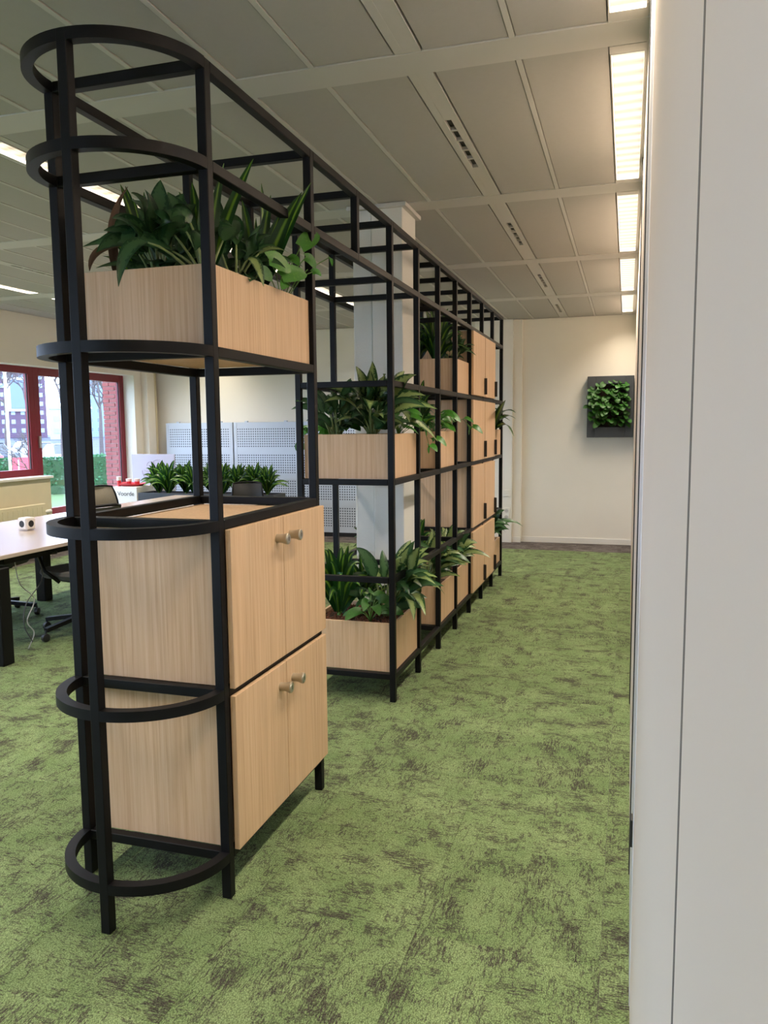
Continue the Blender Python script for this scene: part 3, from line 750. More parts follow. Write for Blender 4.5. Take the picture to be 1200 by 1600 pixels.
for c, t, wd, pt, mm in (((-1.27, 2.55, zU1+.21), at(412, 448, x=-1.205), .062, .42, AG),
                         ((-1.27, 2.62, zU1+.22), at(455, 398, x=-1.2), .035, .45, AG),
                         ((-1.33, 2.58, zU1+.25), at(365, 335, x=-1.36), .06, .4, AGD),
                         ((-1.36, 2.62, zU1+.2), at(385, 395, x=-1.3), .06, .4, AGD),
                         ((-1.40, 2.52, zU1+.2), at(352, 362, x=-1.4), .07, .4, AGD),
                         ((-1.30, 2.62, zU1+.10), at(390, 440, x=-1.22), .06, .3, AGD)):
    L3(a2, (-1.30, 2.50, zU1), c, t, wd, mm, pet=pt, pr=.0045)
d1 = thing('dracaena', (-1.66, 2.55, zU1), 'dracaena with upright yellow-striped leaves at the back of the high planter', 'plant', 'dracaenas in the planters')
for u_, v_, wd in ((188, 288, .05), (196, 291, .045), (178, 330, .05), (208, 310, .04), (225, 300, .05), (160, 400, .05), (170, 372, .05)):
    t = at(u_, v_, y=2.55+random.uniform(-.06, .06)); bb_ = Vector((-1.66, 2.55, zU1))
    leaf(d1, bb_, (bb_+t)/2+Vector((0, 0, .06)), t, wd, 'strap', 0, DR, fold=.4)
MB().tube([(-1.66, 2.55, zU1), (-1.66, 2.55, zU1+.06)], .01, 7).build('stem', STEMG, d1)
leaf(d1, (-1.70, 2.40, zU1+.02), at(160, 350, y=2.40), at(200, 292, y=2.50), .035, 'lance', .0, [DEADL, DEADL], fold=.8)
leaf(d1, (-1.69, 2.42, zU1+.16), at(142, 390, y=2.34), at(140, 424, y=2.30), .035, 'lance', .0, [DEADL, DEADL], fold=.7)
d2 = thing('dracaena', (-1.36, 2.78, zU1), 'dracaena with tall upright leaves in the middle of the high planter', 'plant', 'dracaenas in the planters')
for u_, v_, wd in ((408, 286, .06), (423, 305, .05), (472, 300, .062), (486, 285, .045), (378, 312, .055), (400, 340, .05), (440, 330, .05), (395, 370, .05), (450, 350, .045)):
    t = at(u_, v_, y=2.78+random.uniform(-.05, .05)); bb_ = Vector((-1.36, 2.78, zU1))
    leaf(d2, bb_, (bb_+t)/2+Vector((random.uniform(-.03, .03), 0, .05)), t, wd, 'strap', 0, DR, fold=.35)
MB().tube([(-1.36, 2.78, zU1), (-1.36, 2.78, zU1+.06)], .01, 7).build('stem', STEMG, d2)
d3 = thing('dracaena', (-1.42, 2.46, zU1), 'dracaena with one broad upright leaf crossing the second rail', 'plant', 'dracaenas in the planters')
for u_, v_, wd, yy in ((396, 248, .05, 2.6), (350, 255, .035, 2.5), (322, 250, .075, 2.45), (345, 275, .05, 2.46), (300, 285, .05, 2.5), (280, 300, .05, 2.55)):
    t = at(u_, v_, y=yy); bb_ = Vector((-1.40, 2.46, zU1))
    leaf(d3, bb_, (bb_+t)/2+Vector((0, 0, .06)), t, wd, 'strap', 0, DR, fold=.3)
MB().tube([(-1.40, 2.46, zU1), (-1.40, 2.46, zU1+.06)], .01, 7).build('stem', STEMG, d3)
p1 = thing('pothos', (-1.29, 2.88, zU1), 'bright green pothos at the far end of the high planter with a round leaf', 'plant', 'pothos plants in the planters')
pb = Vector((-1.29, 2.86, zU1))
for (u0, v0), (u1, v1), wd, xx in (((470, 385), (500, 368), .075, -1.21), ((420, 405), (455, 425), .08, -1.2), ((440, 432), (480, 430), .075, -1.19), ((478, 402), (493, 420), .05, -1.18),
                                   ((488, 425), (502, 432), .03, -1.17), ((515, 402), (519, 416), .022, -1.16), ((455, 405), (466, 415), .05, -1.2), ((450, 440), (440, 452), .05, -1.2), ((405, 425), (425, 440), .06, -1.22)):
    s_ = at(u0, v0, x=xx-.03); t_ = at(u1, v1, x=xx)
    MB().tube([pb, (pb+s_)/2+Vector((0, 0, .04)), s_], .0022, 5).build('stalk', STEMG, p1, smooth=True)
    leaf(p1, s_, (s_+t_)/2+Vector((0, 0, .02)), t_, wd, 'heart', 0, PO, fold=.1, face=(.8, -.6, .25))

aglaonema((-1.52, 2.40, zU1), 20, .30, 'dark bushy aglaonema in the front left of the high planter', 71, mats=AGD, bias=-1.4, wfac=1.15)
aglaonema((-1.55, 2.72, zU1), 18, .28, 'dark bushy aglaonema at the back middle of the high planter', 72, mats=AGD)
aglaonema((-1.38, 2.66, zU1), 16, .24, 'low dark aglaonema at the front middle of the high planter', 73, mats=AGD, bias=.2)
# eye-level planter behind the near end (bay D-E)
aglaonema((-1.42, 4.37, zD3), 34, .37, 'large full aglaonema in the eye-level planter behind the near shelf end', 11, bias=-1.2, wfac=1.05)
aglaonema((-1.62, 4.32, zD3), 22, .31, 'smaller aglaonema left of the large one in the eye-level planter', 12, mats=AGD)
pothos((-1.66, 4.50, zD3), 14, .13, 'pothos trailing over the back of the eye-level planter', 13, trail=[[(-1.70, 4.5, zD3), (-1.78, 4.45, zD3+.12), (-1.84, 4.40, zD3+.05), (-1.86, 4.36, zD3-.05)]])
pothos((-1.32, 4.58, zD3), 16, .12, 'pothos trailing over the front right corner of the eye-level planter', 14, trail=[[(-1.30, 4.58, zD3+.02), (-1.22, 4.60, zD3+.10), (-1.17, 4.64, zD3+.03), (-1.15, 4.66, zD3-.06)], [(-1.30, 4.6, zD3+.02), (-1.22, 4.66, zD3+.08), (-1.17, 4.74, zD3+.04), (-1.15, 4.8, zD3-.02)]])
pl = thing('aglaonema', (-1.34, 4.45, zD3), 'aglaonema with one long pale leaf reaching right of the eye-level planter', 'plant', 'aglaonemas in the planters')
leaf(pl, (-1.34, 4.45, zD3), (-1.25, 4.55, zD3+.20), at(684, 690, x=-1.1), .06, 'lance', .45, AG)
leaf(pl, (-1.34, 4.45, zD3), (-1.27, 4.50, zD3+.24), at(640, 660, x=-1.15), .06, 'lance', .45, AG)
leaf(pl, (-1.34, 4.45, zD3), (-1.34, 4.4, zD3+.3), at(632, 580, x=-1.28), .07, 'lance', .45, AG)
# low planter (bay D-E)
aglaonema((-1.36, 4.42, zD1), 30, .40, 'large pale blotched aglaonema in the low planter facing the camera', 21, bias=.2, wfac=1.0)
dracaena((-1.64, 4.36, zD1), 22, .42, 'dracaena with striped leaves at the left of the low planter', 22)
dracaena((-1.52, 4.50, zD1), 16, .34, 'shorter dark dracaena behind the bare granules of the low planter', 23)
pothos((-1.40, 4.24, zD1), 12, .13, 'small dark green pothos at the front edge of the low planter', 24, mats=PD)
pl = thing('aglaonema', (-1.29, 4.55, zD1), 'aglaonema with long drooping leaves over the right side of the low planter', 'plant', 'aglaonemas in the planters')
for u_, v_, wd, c in ((696, 930, .075, (-1.2, 4.55, .75)), (682, 918, .085, (-1.2, 4.6, .66)), (665, 962, .075, (-1.2, 4.45, .68)), (647, 970, .07, (-1.21, 4.4, .64)), (655, 855, .08, (-1.25, 4.5, .74))):
    leaf(pl, (-1.29, 4.50, zD1), c, at(u_, v_, x=-1.06), wd, 'lance', .36, AG, pr=.0045)
# low planters past the column
aglaonema((-1.38, 5.48, zF1), 20, .36, 'aglaonema with a pale stalk fan in the nearer adjoining low planter', 31, bias=.3)
aglaonema((-1.66, 5.40, zF1), 16, .46, 'tall aglaonema at the back of the nearer adjoining low planter', 32)
aglaonema((-1.36, 6.05, zG1), 22, .34, 'aglaonema hanging over the farther adjoining low planter beside the cabinets', 33, bias=.0)
dracaena((-1.62, 6.1, zG1), 14, .4, 'dracaena at the back of the farther adjoining low planter', 34)
# eye-level planter past the column
dracaena((-1.42, 5.42, zF3), 20, .36, 'upright dracaena in the eye-level planter past the column', 41)
dracaena((-1.62, 5.62, zF3), 14, .32, 'dracaena at the back of the eye-level planter past the column', 42)
pothos((-1.34, 5.60, zF3), 18, .14, 'pothos with glossy leaves over the eye-level planter past the column', 43, trail=[[(-1.3, 5.6, zF3), (-1.22, 5.66, zF3+.1), (-1.16, 5.74, zF3+.12), (-1.12, 5.84, zF3+.06)]])
# high planter
dracaena((-1.42, 5.98, zG4), 24, .42, 'tall dark dracaena in the high planter beside the topmost cabinet', 51, wd=.14)
dracaena((-1.62, 6.1, zG4), 20, .36, 'dark dracaena at the back of the far high planter', 52)
aglaonema((-1.34, 6.15, zG4), 16, .24, 'dark aglaonema spilling over the far high planter', 53, mats=AGD, bias=.0)
# far end planters
dracaena((-1.36, 7.72, zJ3), 20, .40, 'dracaena leaning out of the eye-level planter at the far shelf end', 61, wd=.11)
dracaena((-1.58, 7.85, zJ3), 14, .30, 'dracaena at the back of the eye-level far end planter', 62)
pl = thing('dracaena', (-1.30, 7.9, zJ3), 'dracaena shoots drooping past the last post of the shelf', 'plant', 'dracaenas in the planters')
for u_, v_, c in ((806, 645, (-1.2, 7.85, zJ3+.3)), (806, 655, (-1.2, 7.9, zJ3+.25)), (803, 682, (-1.18, 7.9, zJ3+.2)), (790, 625, (-1.25, 7.85, zJ3+.2))):
    leaf(pl, (-1.30, 7.9, zJ3), c, at(u_, v_, x=-1.02), .075, 'lance', 0, DR, fold=.3)
aglaonema((-1.36, 7.78, zJ1), 18, .38, 'aglaonema in the low planter at the far shelf end', 63, mats=AGD, bias=.1)

# ---- planter picture on the far wall
wp = thing('wall_planter', (-.21, YF-.16, 1.39), 'dark grey square living-plant frame hanging on the far wall', 'wall planter')
x0, x1, z0, z1 = -.495, .07, 1.395, 2.165; yb = YF-.16; t = .10
box('frame_side', (x0, x0+t, yb, YF, z0, z1), ANTH, wp, .003); box('frame_side', (x1-.10, x1, yb, YF, z0, z1), ANTH, wp, .003)
box('frame_side', (x0+t, x1-.10, yb, YF, z1-t, z1), ANTH, wp, .003); box('frame_side', (x0+t, x1-.10, yb, YF, z0, z0+.13), ANTH, wp, .003)
box('plant_bed', (x0+t, x1-.10, YF-.08, YF, z0+.13, z1-t), SOIL, wp)
wpl = thing('pothos', (-.21, YF-.09, 1.78), 'dense bushy pothos filling the dark wall planter', 'plant')
rnd = random.Random(5)
for i in range(190):
    cx = rnd.uniform(x0+.07, x1-.06); cz = rnd.uniform(z0+.15, z1-.10)
    ex, ez = (cx+.17)/.30, (cz-1.81)/.30
    if ex*ex+ez*ez > 1 or cx > -.02: continue
    out = rnd.uniform(.06, .16)*(1.15-.5*(ex*ex+ez*ez)); L = rnd.uniform(.08, .13)
    b = Vector((cx, YF-.085, cz)); m_ = Vector((cx+rnd.uniform(-.03, .03)+ex*.05, YF-.10-out, cz+.05+rnd.uniform(-.02, .04)))
    tip = m_+Vector((rnd.uniform(-.06, .06)+min(ex, .3)*.04, -rnd.uniform(.0, .05), -L*rnd.uniform(.3, 1)))
    leaf(wpl, b, m_, tip, L*.75, 'heart', .55, PD, fold=.15, pr=.002, rnd=rnd, seg=6)

# ================================================================== OFFICE BEYOND THE SHELF
dk = thing('bench_desk', (-4.6, 6.3, 0), 'long bench desk with pale top and black legs left of the shelf', 'desk')
box('desk_top', (-5.32, -3.88, 4.05, 8.48, .712, .74), DESKW, dk, .003)
MB().box(-5.2, -4.0, 4.05, 8.4, .66, .70).build('under_frame', BLACK, dk) if 0 else None
for y in (4.12, 5.85, 7.6, 8.3):
    box('cross_beam', (-5.1, -3.95, y-.03, y+.03, .655, .711), BLACK, dk)
    for x in (-5.08, -3.87):
        xx = x if x < -4 else -3.94
        box('leg', (xx-.05, xx+.05, y-.05, y+.05, .0, .655), BLACK, dk, .006)
for x in (-5.05, -3.98): box('side_beam', (x-.02, x+.02, 4.2, 8.2, .66, .711), BLACK, dk)
g = MB().lathe((-4.80, 7.18, .741), [(.03, 0), (.03, .004), (.012, .02), (.004, .03)], 14).build('cable_outlet', DARK, dk)

cube = thing('power_cube', (-4.68, 5.23, .741), 'small white cube power strip standing on the desk', 'power strip')
cb_ = MB().box(-.05, .05, -.05, .05, 0, .10).build('cube_body', mat('cube_white', srgb(236, 228, 222), .4), None, .01)
cb_.parent = cube; cb_.location = (0, 0, .003)
for ax, sx_ in (('x', 1), ('y', -1), ('x', -1), ('y', 1)):
    c_ = (sx_*.0503, 0, .05) if ax == 'x' else (0, sx_*.0503, .05)
    s_ = MB().lathe(c_, [(.028, -.0008*sx_), (.027, .0006*sx_)], 18, axis=ax).build('socket_face', DARK, None); s_.parent = cube
    s_.location = Vector(c_)+Vector((0, 0, .003))
    if ax == 'x': s_.location.z = .05+.003-.027 if 0 else .026
    else: s_.location.z = .026
cube.rotation_euler.z = math.radians(-6)
def smooth_path(p, n=8):
    p = [Vector(q) for q in p]; p = [p[0]*2-p[1]]+p+[p[-1]*2-p[-2]]; out = []
    for i in range(1, len(p)-2):
        for k in range(n):
            t = k/n; a, b, c, d = p[i-1:i+3]
            out.append(.5*((2*b)+(c-a)*t+(2*a-5*b+4*c-d)*t*t+(3*b-a-3*c+d)*t**3))
    return out+[p[-2]]
cd = MB().tube(smooth_path([(-3.99, 4.32, .70), (-3.99, 4.36, .5), (-4.0, 4.50, .36), (-4.0, 4.42, .22), (-4.0, 4.48, .12), (-4.02, 4.44, .012)]), .004, 6)
tag(cd.build('power_cable', mat('grey_cable', srgb(170, 170, 168), .5), None, smooth=True), 'pale cable dangling below the desk beside the front leg', 'cable')
cd = MB().tube(smooth_path([(-3.98, 4.52, .70), (-3.99, 4.58, .5), (-4.0, 4.42, .34), (-3.99, 4.38, .2), (-4.0, 4.46, .06)]), .004, 6)
tag(cd.build('power_cable', mat('dark_cable', srgb(70, 72, 74), .5), None, smooth=True), 'dark cable crossing the pale one below the desk', 'cable')

def chair(loc, rz, lab, back_mat, seat_mat, back_top=.98):
    P = thing('office_chair', loc, lab, 'chair', 'office chairs around the bench desk'); P.rotation_euler.z = rz
    o = Vector(loc)
    def pt(mb, name, m_, **k): return mb.build(name, m_, P, **k)
    def wv(x, y, z): return (o.x+x, o.y+y, o.z+z)
    # local: front = +x
    for i in range(5):
        a = 2*PI*i/5+.3; c_, s_ = math.cos(a), math.sin(a)
        mb = MB(); mb.bar(wv(.03*c_, .03*s_, .13), wv(.32*c_, .32*s_, .085), .04, .03); sp = pt(mb, 'base_spoke', BLACK)
        mb = MB().lathe(wv(.33*c_-.012, .33*s_, .031), [(.020, -.012), (.03, -.008), (.03, .018), (.02, .022)], 14, axis='x')
        mb.tube([wv(.32*c_, .32*s_, .085), wv(.325*c_, .325*s_, .045)], .008, 6)
        pt(mb, 'caster', DARK)
    pt(MB().tube([wv(0, 0, .11), wv(0, 0, .40)], [.035, .022], 12), 'gas_column', BLACK, smooth='auto')
    pt(MB().box(*[c for c in (o.x-.12, o.x+.12, o.y-.1, o.y+.1, o.z+.40, o.z+.445)]), 'mechanism', BLACK, bevel=.01)
    sm = MB(); n = 12
    for k, z in enumerate((.445, .48, .505, .50)):
        for i in range(n*2):
            a = PI*i/n; f = (.9, 1, .96, .55)[k]
            x = math.copysign(abs(math.cos(a))**.55, math.cos(a))*.24*f; y = math.copysign(abs(math.sin(a))**.55, math.sin(a))*.24*f
            sm.v.append(wv(x+.02, y, z))
    for k in range(3):
        for i in range(n*2): sm.f.append([k*2*n+i, k*2*n+(i+1) % (2*n), (k+1)*2*n+(i+1) % (2*n), (k+1)*2*n+i]); sm.mi.append(0)
    sm.f += [[i for i in range(2*n)][::-1], [3*2*n+i for i in range(2*n)]]; sm.mi += [0, 0]
    pt(sm, 'seat', seat_mat, smooth='auto')
    bm_ = MB(); nr, nc = 8, 7
    for side in (0, 1):
        for r in range(nr+1):
            for c in range(nc+1):
                u, v_ = c/nc*2-1, r/nr
                hwid = .20-.03*v_
                bm_.v.append(wv(-.26-.06*v_+.05*u*u-.012*side+.03*math.sin(v_*PI), u*hwid, .56+(back_top-.56)*v_))
    q = (nr+1)*(nc+1)
    for r in range(nr):
        for c in range(nc):
            i = r*(nc+1)+c
            bm_.f += [[i, i+1, i+nc+2, i+nc+1], [q+i, q+i+nc+1, q+i+nc+2, q+i+1]]; bm_.mi += [0, 0]
    pt(bm_, 'backrest', back_mat, smooth=True)
    fr = [wv(-.24, -.20, .55)]+[wv(-.21-.06*v_+.03*math.sin(v_*PI), -(.205-.03*v_), .56+(back_top-.56)*v_) for v_ in (.25, .5, .75, 1)]
    fr += [wv(-.31, -.1, back_top+.012), wv(-.32, 0, back_top+.014), wv(-.31, .1, back_top+.012)]
    fr += [wv(-.21-.06*v_+.03*math.sin(v_*PI), (.205-.03*v_), .56+(back_top-.56)*v_) for v_ in (1, .75, .5, .25)]+[wv(-.24, .20, .55), wv(-.24, -.2, .55)]
    pt(MB().tube(fr, .012, 6), 'back_frame', BLACK, smooth=True)
    pt(MB().tube([wv(-.1, 0, .42), wv(-.27, 0, .46), wv(-.29, 0, .62)], .02, 8), 'back_support', BLACK, smooth=True)
    for s_ in (-1, 1):
        ar = MB().tube([wv(-.05, .22*s_, .43), wv(.02, .29*s_, .52), wv(.10, .29*s_, .655)], .014, 7)
        a_ = pt(ar, 'armrest', BLACK, smooth=True)
        MB().box(o.x-.10, o.x+.16, o.y+s_*.29-.035, o.y+s_*.29+.035, o.z+.655, o.z+.675).build('arm_pad', DARK, a_, .008)
    return P
chair((-3.98, 4.98, 0), PI-.25, 'black office chair tucked under the near side of the desk', MESHG, MESHG)
chair((-5.02, 5.2, 0), .2, 'black office chair on the window side of the desk', MESHB, MESHG)
chair((-5.45, 7.55, 0), -.1, 'beige mesh chair at the window side of the desk, below the tall window', MESHB, MESHG, .90)
chair((-4.45, 8.72, 0), -PI/2+.5, 'black chair at the far end of the desk, before the long plant trough', DARK, MESHG, .86)

# long dark trough with plants
tr = thing('plant_trough', (-5.3, 9.3, 0), 'long anthracite plant trough on the floor behind the desk', 'planter')
x0, x1, y0, y1 = -6.30, -4.30, 9.12, 9.50
box('trough_wall', (x0, x1, y0, y0+.02, .02, .70), ANTH, tr, .002); box('trough_wall', (x0, x1, y1-.02, y1, .02, .70), ANTH, tr, .002)
box('trough_end', (x0, x0+.02, y0+.02, y1-.02, .02, .70), ANTH, tr); box('trough_end', (x1-.02, x1, y0+.02, y1-.02, .02, .70), ANTH, tr)
box('soil', (x0+.02, x1-.02, y0+.02, y1-.02, .05, .68), SOIL, tr); box('plinth', (x0+.05, x1-.05, y0+.05, y1-.05, 0, .02), BLACK, tr)
ordn = ['leftmost', 'second', 'third', 'fourth', 'fifth', 'sixth', 'seventh', 'eighth', 'rightmost']
for i in range(9):
    x = -6.12+i*.205
    dracaena((x, 9.30+random.uniform(-.06, .06), .68), 30, random.uniform(.36, .42), 'bushy green dracaena in the anthracite trough, %s from the left' % ordn[i] if i not in (0, 8) else '%s bushy green dracaena in the anthracite trough' % ordn[i], 100+i, group='dracaenas in the anthracite trough', wd=.17, spread=1.3)

# white cabinet with lettering, red cups
wc = thing('white_cabinet', (-6.5, 9.35, 0), 'white cabinet with printed lettering left of the plant trough', 'cabinet')
box('carcass', (-6.72, -6.33, 9.14, 9.55, .03, .775), TRIMW, wc, .003); box('plinth', (-6.70, -6.35, 9.17, 9.52, 0, .03), DARK, wc)
box('worktop', (-6.73, -6.10, 9.52, 9.60, .755, .785), TRIMW, wc, .002) if 0 else None
tx = bpy.data.curves.new('lettering', 'FONT'); tx.body = 'Voorde'; tx.size = .085; tx.extrude = .0008; tx.align_x = 'LEFT'
to = bpy.data.objects.new('lettering', tx); C.objects.link(to)
dg = bpy.context.evaluated_depsgraph_get(); me = bpy.data.meshes.new_from_object(to.evaluated_get(dg)); bpy.data.objects.remove(to)
me.materials.clear(); me.materials.append(mat('print_grey', srgb(70, 72, 78), .6))
to = bpy.data.objects.new('lettering', me); C.objects.link(to); to.parent = wc; to.rotation_euler = (PI/2, 0, 0)
to.location = Vector((-6.635, 9.138, .655))-wc.location
REDP = mat('red_plastic', srgb(196, 52, 58), .4)
trk = thing('serving_tray', (-6.52, 9.34, .776), 'red tray with turned-up edges on the white cabinet', 'tray')
tb = MB(); n = 20
for r, z in ((.11, .776), (.15, .80), (.165, .815), (.155, .814), (.105, .782)):
    for k in range(n):
        a = 2*PI*k/n; tb.v.append((-6.53+r*1.25*math.cos(a), 9.34+r*1.1*math.sin(a), z+.008*math.sin(3*a)*(r > .14)))
for i in range(4):
    for k in range(n): tb.f.append([i*n+k, i*n+(k+1) % n, (i+1)*n+(k+1) % n, (i+1)*n+k]); tb.mi.append(0)
tb.f += [list(range(n))[::-1], [4*n+k for k in range(n)]]; tb.mi += [0, 0]
tb.build('tray_dish', REDP, trk, smooth='auto')
for i, (x, y, z, r, h, m_, lab) in enumerate(((-6.66, 9.22, .776, .032, .13, TRIMW, 'white cup with red band at the left of the red tray'), (-6.56, 9.30, .785, .04, .09, REDP, 'red cup standing in the tray nearest the white cup'), (-6.47, 9.36, .785, .04, .085, REDP, 'red cup at the right of the tray'))):
    c_ = thing('cup', (x, y, z), lab, 'cup', 'cups on the white cabinet')
    MB().lathe((x, y, z), [(r*.75, 0), (r, h), (r*.9, h), (r*.68, .01)], 18).build('cup_body', REDP, c_, smooth='auto')
    MB().lathe((x, y, z+h*.62), [(r*.93, 0), (r*1.03, h*.39), (r*.9, h*.4)], 18).build('cup_rim', TRIMW, c_, smooth='auto')

# whiteboard with sketch
wb = thing('whiteboard', (-6.42, 9.72, .0), 'low white board with faint sketches beside the window reveal', 'whiteboard')
box('board', (-6.78, -6.08, 9.70, 9.72, .70, 1.20), mat('board_white', srgb(176, 168, 180), .4), wb, .003)
box('board_foot', (-6.72, -6.68, 9.62, 9.80, 0, .70), TRIMW, wb); box('board_foot', (-6.18, -6.14, 9.62, 9.80, 0, .70), TRIMW, wb)
rnd = random.Random(3)
for q in range(9):
    cx, cz, r = -6.5+rnd.uniform(-.1, .25), .98+rnd.uniform(-.08, .1), rnd.uniform(.03, .08); ph = rnd.uniform(0, 6)
    MB().tube([(cx+r*math.cos(ph+i*.5)*1.3, 9.6985, cz+r*math.sin(ph+i*.5)) for i in range(9)], .0025, 4).build('sketch_line', SKETCH, wb)

# perforated panels along the far wall
for i, (x0, x1) in enumerate(((-6.66, -5.545), (-5.525, -4.50), (-4.48, -3.45))):
    pp = thing('perforated_panel', ((x0+x1)/2, YF-.1, 0), 'pale grey perforated metal panel on the far wall, %s' % ['next to the whiteboard', 'middle one of three', 'behind the white column side'][i], 'panel', 'perforated panels along the far wall')
    y0, y1 = YF-.12, YF-.08
    t = .045
    box('panel_frame', (x0, x0+t, y0-.004, y1, .06, 1.64), PALEM, pp, .002); box('panel_frame', (x1-t, x1, y0-.004, y1, .06, 1.64), PALEM, pp, .002)
    zz = [.06, .14, .42, .52, .80, .90, 1.17, 1.28, 1.55, 1.64]
    for k in range(0, 10, 2):
        box('plain_band', (x0+t, x1-t, y0-.002, y1, zz[k], zz[k+1]), PALEM, pp)
    for k in range(1, 9, 2):
        box('perforated_sheet', (x0+t, x1-t, y0, y1, zz[k], zz[k+1]), PERF, pp)
    box('panel_base', (x0, x1, y0, y1, 0, .06), DARK, pp)
    for xx in (x0+.2, x1-.2): box('hook', (xx-.02, xx+.02, y0, y1, 1.64, 1.66), PALEM, pp)

# ================================================================== OUTSIDE
ZG = -.55
struct(box('lawn', (-21, XO-.6, -20, 60, ZG-.2, ZG), mat('lawn_grass', srgb(84, 112, 56), .95, bump=(30, 1), var=(6, .3))))
struct(box('street', (-330, -21, -60, 330, ZG-.25, ZG-.05), mat('asphalt', srgb(58, 64, 84), .9, var=(2, .15))))
for k, yy in enumerate((13.6,)):
    struct(MB().bar((-9, 10, ZG+.01), (-20, 22.4, ZG+.01), .5, .02).build('footpath', mat('paving', srgb(170, 166, 158), .9), None))
# hedge
hm = leaf_mat('hedge_leaf', srgb(52, 104, 62), srgb(104, 150, 96), 'plain', .5)
rnd = random.Random(9)
def hedge(x0, y0, x1, y1, h, lab):
    H_ = thing('hedge', ((x0+x1)/2, (y0+y1)/2, ZG), lab, 'hedge', 'clipped hedges beyond the lawn')
    d = Vector((x1-x0, y1-y0, 0)); L = d.length; d.normalize(); n_ = Vector((-d.y, d.x, 0))
    MB().bar(Vector((x0, y0, ZG+h/2-.05)), Vector((x1, y1, ZG+h/2-.05)), .5, h-.12).build('core', mat('hedge_core', srgb(40, 70, 36), .95), H_)
    M_ = MB(); uv = []
    for _ in range(int(L*420)):
        u = rnd.uniform(0, L); s_ = rnd.choice((-1, 1, 0)); z = ZG+rnd.uniform(.05, h) if s_ else ZG+h-.06
        p = Vector((x0, y0, 0))+d*u+n_*(s_*.27 if s_ else rnd.uniform(-.27, .27)); p.z = z
        a = Vector((rnd.gauss(0, 1), rnd.gauss(0, 1), rnd.gauss(0, 1))).normalized()*.06; b = a.cross(Vector((rnd.gauss(0, 1), rnd.gauss(0, 1), rnd.gauss(0, 1)))).normalized()*.04
        M_.quad(tuple(p-a), tuple(p+b), tuple(p+a), tuple(p-b)); uv += [(.5, 0), (1, .5), (.5, 1), (0, .5)]
    M_.uv = uv; M_.build('foliage', hm, H_, kind='stuff')
hedge(-21.6, 18.6, -17.7, 22.0, 1.25, 'green hedge across the lawn seen through the left window')
hedge(-17.2, 22.4, -13.6, 25.4, 1.3, 'green hedge across the lawn seen through the tall window')
sg = thing('estate_sign', (-17.2, 19.5, ZG), 'red and white sign board in front of the hedge outside', 'sign')
MB().bar((-17.62, 19.25, .32), (-17.05, 19.8, .32), .04, .85).build('sign_panel', mat('sign_red', srgb(214, 70, 84), .5), sg)
for q in ((-17.5, 19.37), (-17.15, 19.7)): MB().tube([(q[0], q[1], ZG), (q[0], q[1], .7)], .03, 8).build('sign_post', STEEL, sg)
fp = thing('flag_pole', (-14.9, 16.2, ZG), 'thin white pole on the lawn outside the left window', 'pole')
MB().tube([(-14.9, 16.2, ZG), (-14.9, 16.2, 3.0)], .035, 8).build('pole_shaft', TRIMW, fp); MB().lathe((-14.9, 16.2, 3.0), [(.05, 0), (.06, .05), (.01, .1)], 8).build('pole_cap', TRIMW, fp)
# cars
def car(loc, rz, col, lab):
    P = thing('car', loc, lab, 'car', 'cars on the street outside'); P.rotation_euler.z = rz
    o = Vector(loc); paint = mat('car_paint_%d%d%d' % col, srgb(*col), .3); gl = mat('car_glass', (.03, .035, .04), .1)
    def prof(name, pts, hwid, hw2, m_):
        M_ = MB(); n = len(pts)
        for s_ in (-1, 1):
            for (x, z) in pts: M_.v.append((o.x+x, o.y+s_*(hwid if z < .95 else hw2), o.z+z))
        M_.f = [list(range(n)), [n+i for i in range(n)][::-1]]+[[i, n+i, n+(i+1) % n, (i+1) % n] for i in range(n)]; M_.mi = [0]*(n+2)
        return M_.build(name, m_, P, .03)
    prof('car_body', [(-2.1, .3), (2.1, .3), (2.15, .65), (1.2, .9), (-2.0, .94), (-2.15, .7)], .86, .8, paint)
    prof('cabin', [(1.1, .9), (.35, 1.38), (-1.2, 1.42), (-1.95, .93)], .8, .64, gl)
    prof('roof', [(.3, 1.38), (-1.2, 1.42), (-1.22, 1.46), (.3, 1.43)], .62, .6, paint)
    for x in (-1.35, 1.35):
        for s_ in (-1, 1): MB().lathe((o.x+x, o.y+s_*.8, o.z+.32), [(.2, -.1), (.32, -.09), (.32, .09), (.2, .1)], 16, axis='y').build('wheel', DARK, P, smooth='auto')
ang = math.atan2(3.4, -3.9)
for x, y, c, lab in ((-28.6, 34.7, (236, 238, 240), 'white car parked beyond the hedge'), (-31.5, 32.0, (150, 60, 66), 'red car at the left on the street outside'), (-33.5, 38.5, (200, 208, 220), 'pale silver car behind the white one outside'), (-26.0, 36.9, (70, 90, 130), 'blue car right of the white one outside'), (-36, 37.5, (60, 64, 72), 'dark car far back on the street outside'), (-38.5, 43.5, (210, 200, 190), 'beige car in the second row on the street outside'), (-31.0, 44.5, (160, 170, 186), 'grey-blue car in the second row on the street outside'), (-42.0, 41.0, (190, 90, 70), 'orange-red car in the second row at the left outside')):
    car((x, y, ZG-.05), ang+.1, c, lab)
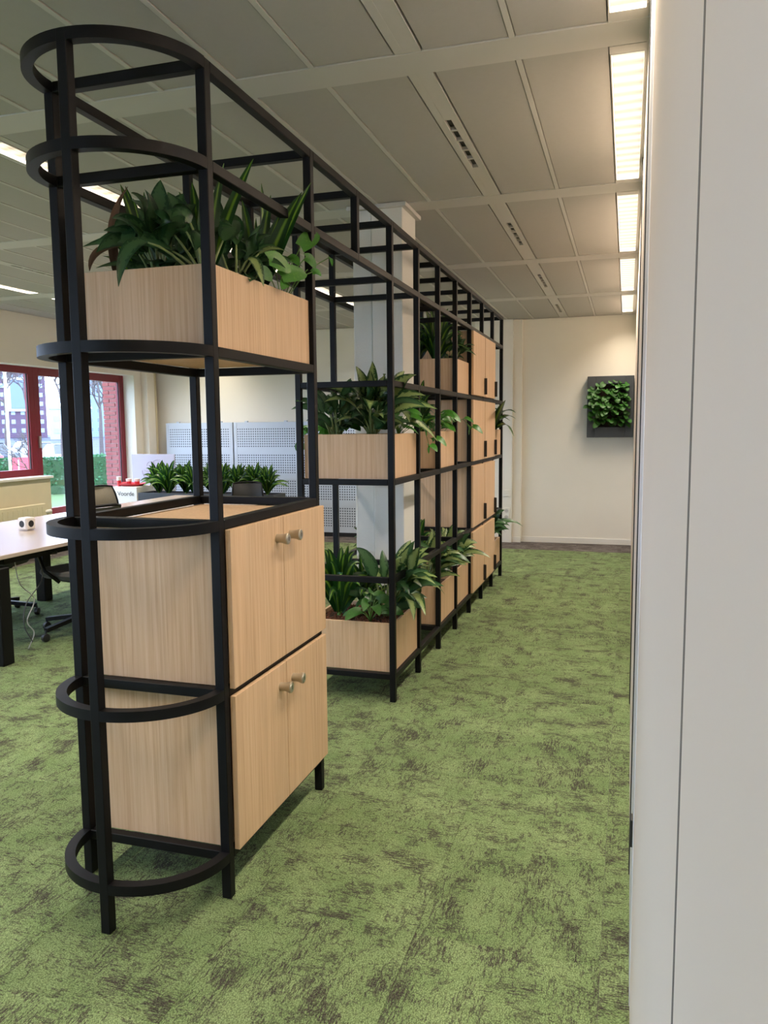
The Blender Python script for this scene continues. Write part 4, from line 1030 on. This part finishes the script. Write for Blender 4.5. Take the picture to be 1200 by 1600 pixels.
# apartment blocks
def block(name, x, y, rz, wdt, dep, h, cols_, rows_, wall_m, lab, win_m, ww=.9, wh=1.3, z_first=2.2, pitch=2.8):
    P = thing(name, (x, y, ZG), lab, 'building'); P.rotation_euler.z = rz
    o = Vector((x, y, ZG))
    box('facade', (x-wdt/2, x+wdt/2, y, y+dep, ZG, ZG+h), wall_m, P)
    box('roof_edge', (x-wdt/2-.2, x+wdt/2+.2, y-.2, y+dep+.2, ZG+h, ZG+h+.4), TRIMW, P)
    for r in range(rows_):
        for c in range(cols_):
            xx = x-wdt/2+wdt*(c+.5)/cols_; zz = ZG+z_first+r*pitch
            if zz+wh > ZG+h: continue
            f = box('window', (xx-ww/2, xx+ww/2, y-.08, y-.002, zz, zz+wh), FARW, P)
            box('pane', (xx-ww/2+.09, xx+ww/2-.09, y-.09, y-.081, zz+.09, zz+wh-.09), win_m, f)
    return P
GW = mat('far_window_glass', srgb(136, 160, 186), .3)
FARW = mat('far_window_frame', srgb(150, 160, 170), .6)
GW2 = mat('far_dark_glass', srgb(90, 110, 140), .15)
fac = math.radians(40)
b1 = block('apartment_block', -173, 181.2, fac, 30, 20, 62, 12, 13, mat('purple_brick', srgb(92, 72, 92), .9, var=(1.5, .15)), 'tall purple-brown brick apartment block seen through the left window', GW, 1.05, 1.2, 1.5, 2.55)
MB().box(-173+5.2, -173+10.6, 180.6, 181.1, ZG+7.6, ZG+17.2).build('bay_surround', TRIMW, b1)
MB().box(-173+5.9, -173+9.9, 180.4, 180.59, ZG+8.3, ZG+16.5).build('bay_glass', GW2, b1)
block('apartment_tower', -148.5, 201.5, fac, 12, 12, 70, 5, 18, mat('pale_concrete', srgb(118, 136, 150), .9), 'pale apartment tower seen through the tall window', GW2, 1.4, 1.4, 1.5, 2.8)
block('low_house', -122, 152, fac, 9, 8, 7.0, 3, 2, mat('grey_render', srgb(150, 160, 164), .9), 'low grey house between the two apartment buildings', GW, 1.1, 1.2, 1.4)
# bare trees
BARK = mat('bark', srgb(96, 84, 82), .9, var=(20, .3))
def bare_tree(x, y, h, seed, lab):
    rnd = random.Random(seed); P = thing('bare_tree', (x, y, ZG), lab, 'tree', 'bare winter trees outside')
    M_ = MB()
    def grow(p, d, L, r, dep):
        q = p+d*L; mid = (p+q)/2+Vector((rnd.gauss(0, .04), rnd.gauss(0, .04), 0))*L
        M_.tube([p, mid, q], [r, r*.82, r*.66], 5, cap=False)
        if dep == 0: return
        for _ in range(3 if dep > 1 else 4):
            nd = (d+Vector((rnd.gauss(0, .5), rnd.gauss(0, .5), rnd.gauss(.12, .3)))).normalized()
            grow(p+(q-p)*rnd.uniform(.6, 1), nd, L*rnd.uniform(.58, .8), r*.58, dep-1)
    p0 = Vector((x, y, ZG+h*.26))
    MB().tube([(x, y, ZG), p0], [h*.02, h*.015], 8).build('trunk', BARK, P)
    grow(p0, Vector((0, 0, 1)), h*.24, h*.015, 6)
    M_.build('branches', BARK, P)
bare_tree(-19.4, 26.4, 6.4, 1, 'bare tree behind the hedge in the tall window beside the brick pier')
bare_tree(-25.2, 30.8, 7.2, 2, 'bare tree in the middle of the street view')
bare_tree(-36, 39, 8, 3, 'bare tree before the brick apartment block')
bare_tree(-30, 40, 7.5, 4, 'bare tree between the street and the low grey house')
bare_tree(-44, 50, 8.5, 6, 'bare tree far back before the brick block, right of its bay window')
bare_tree(-52, 53, 8.5, 7, 'bare tree far back at the left of the street view')
bare_tree(-40, 54, 8.5, 8, 'bare tree far back below the pale tower')
bare_tree(-13.2, 15.0, 2.6, 5, 'young sapling on the lawn outside')
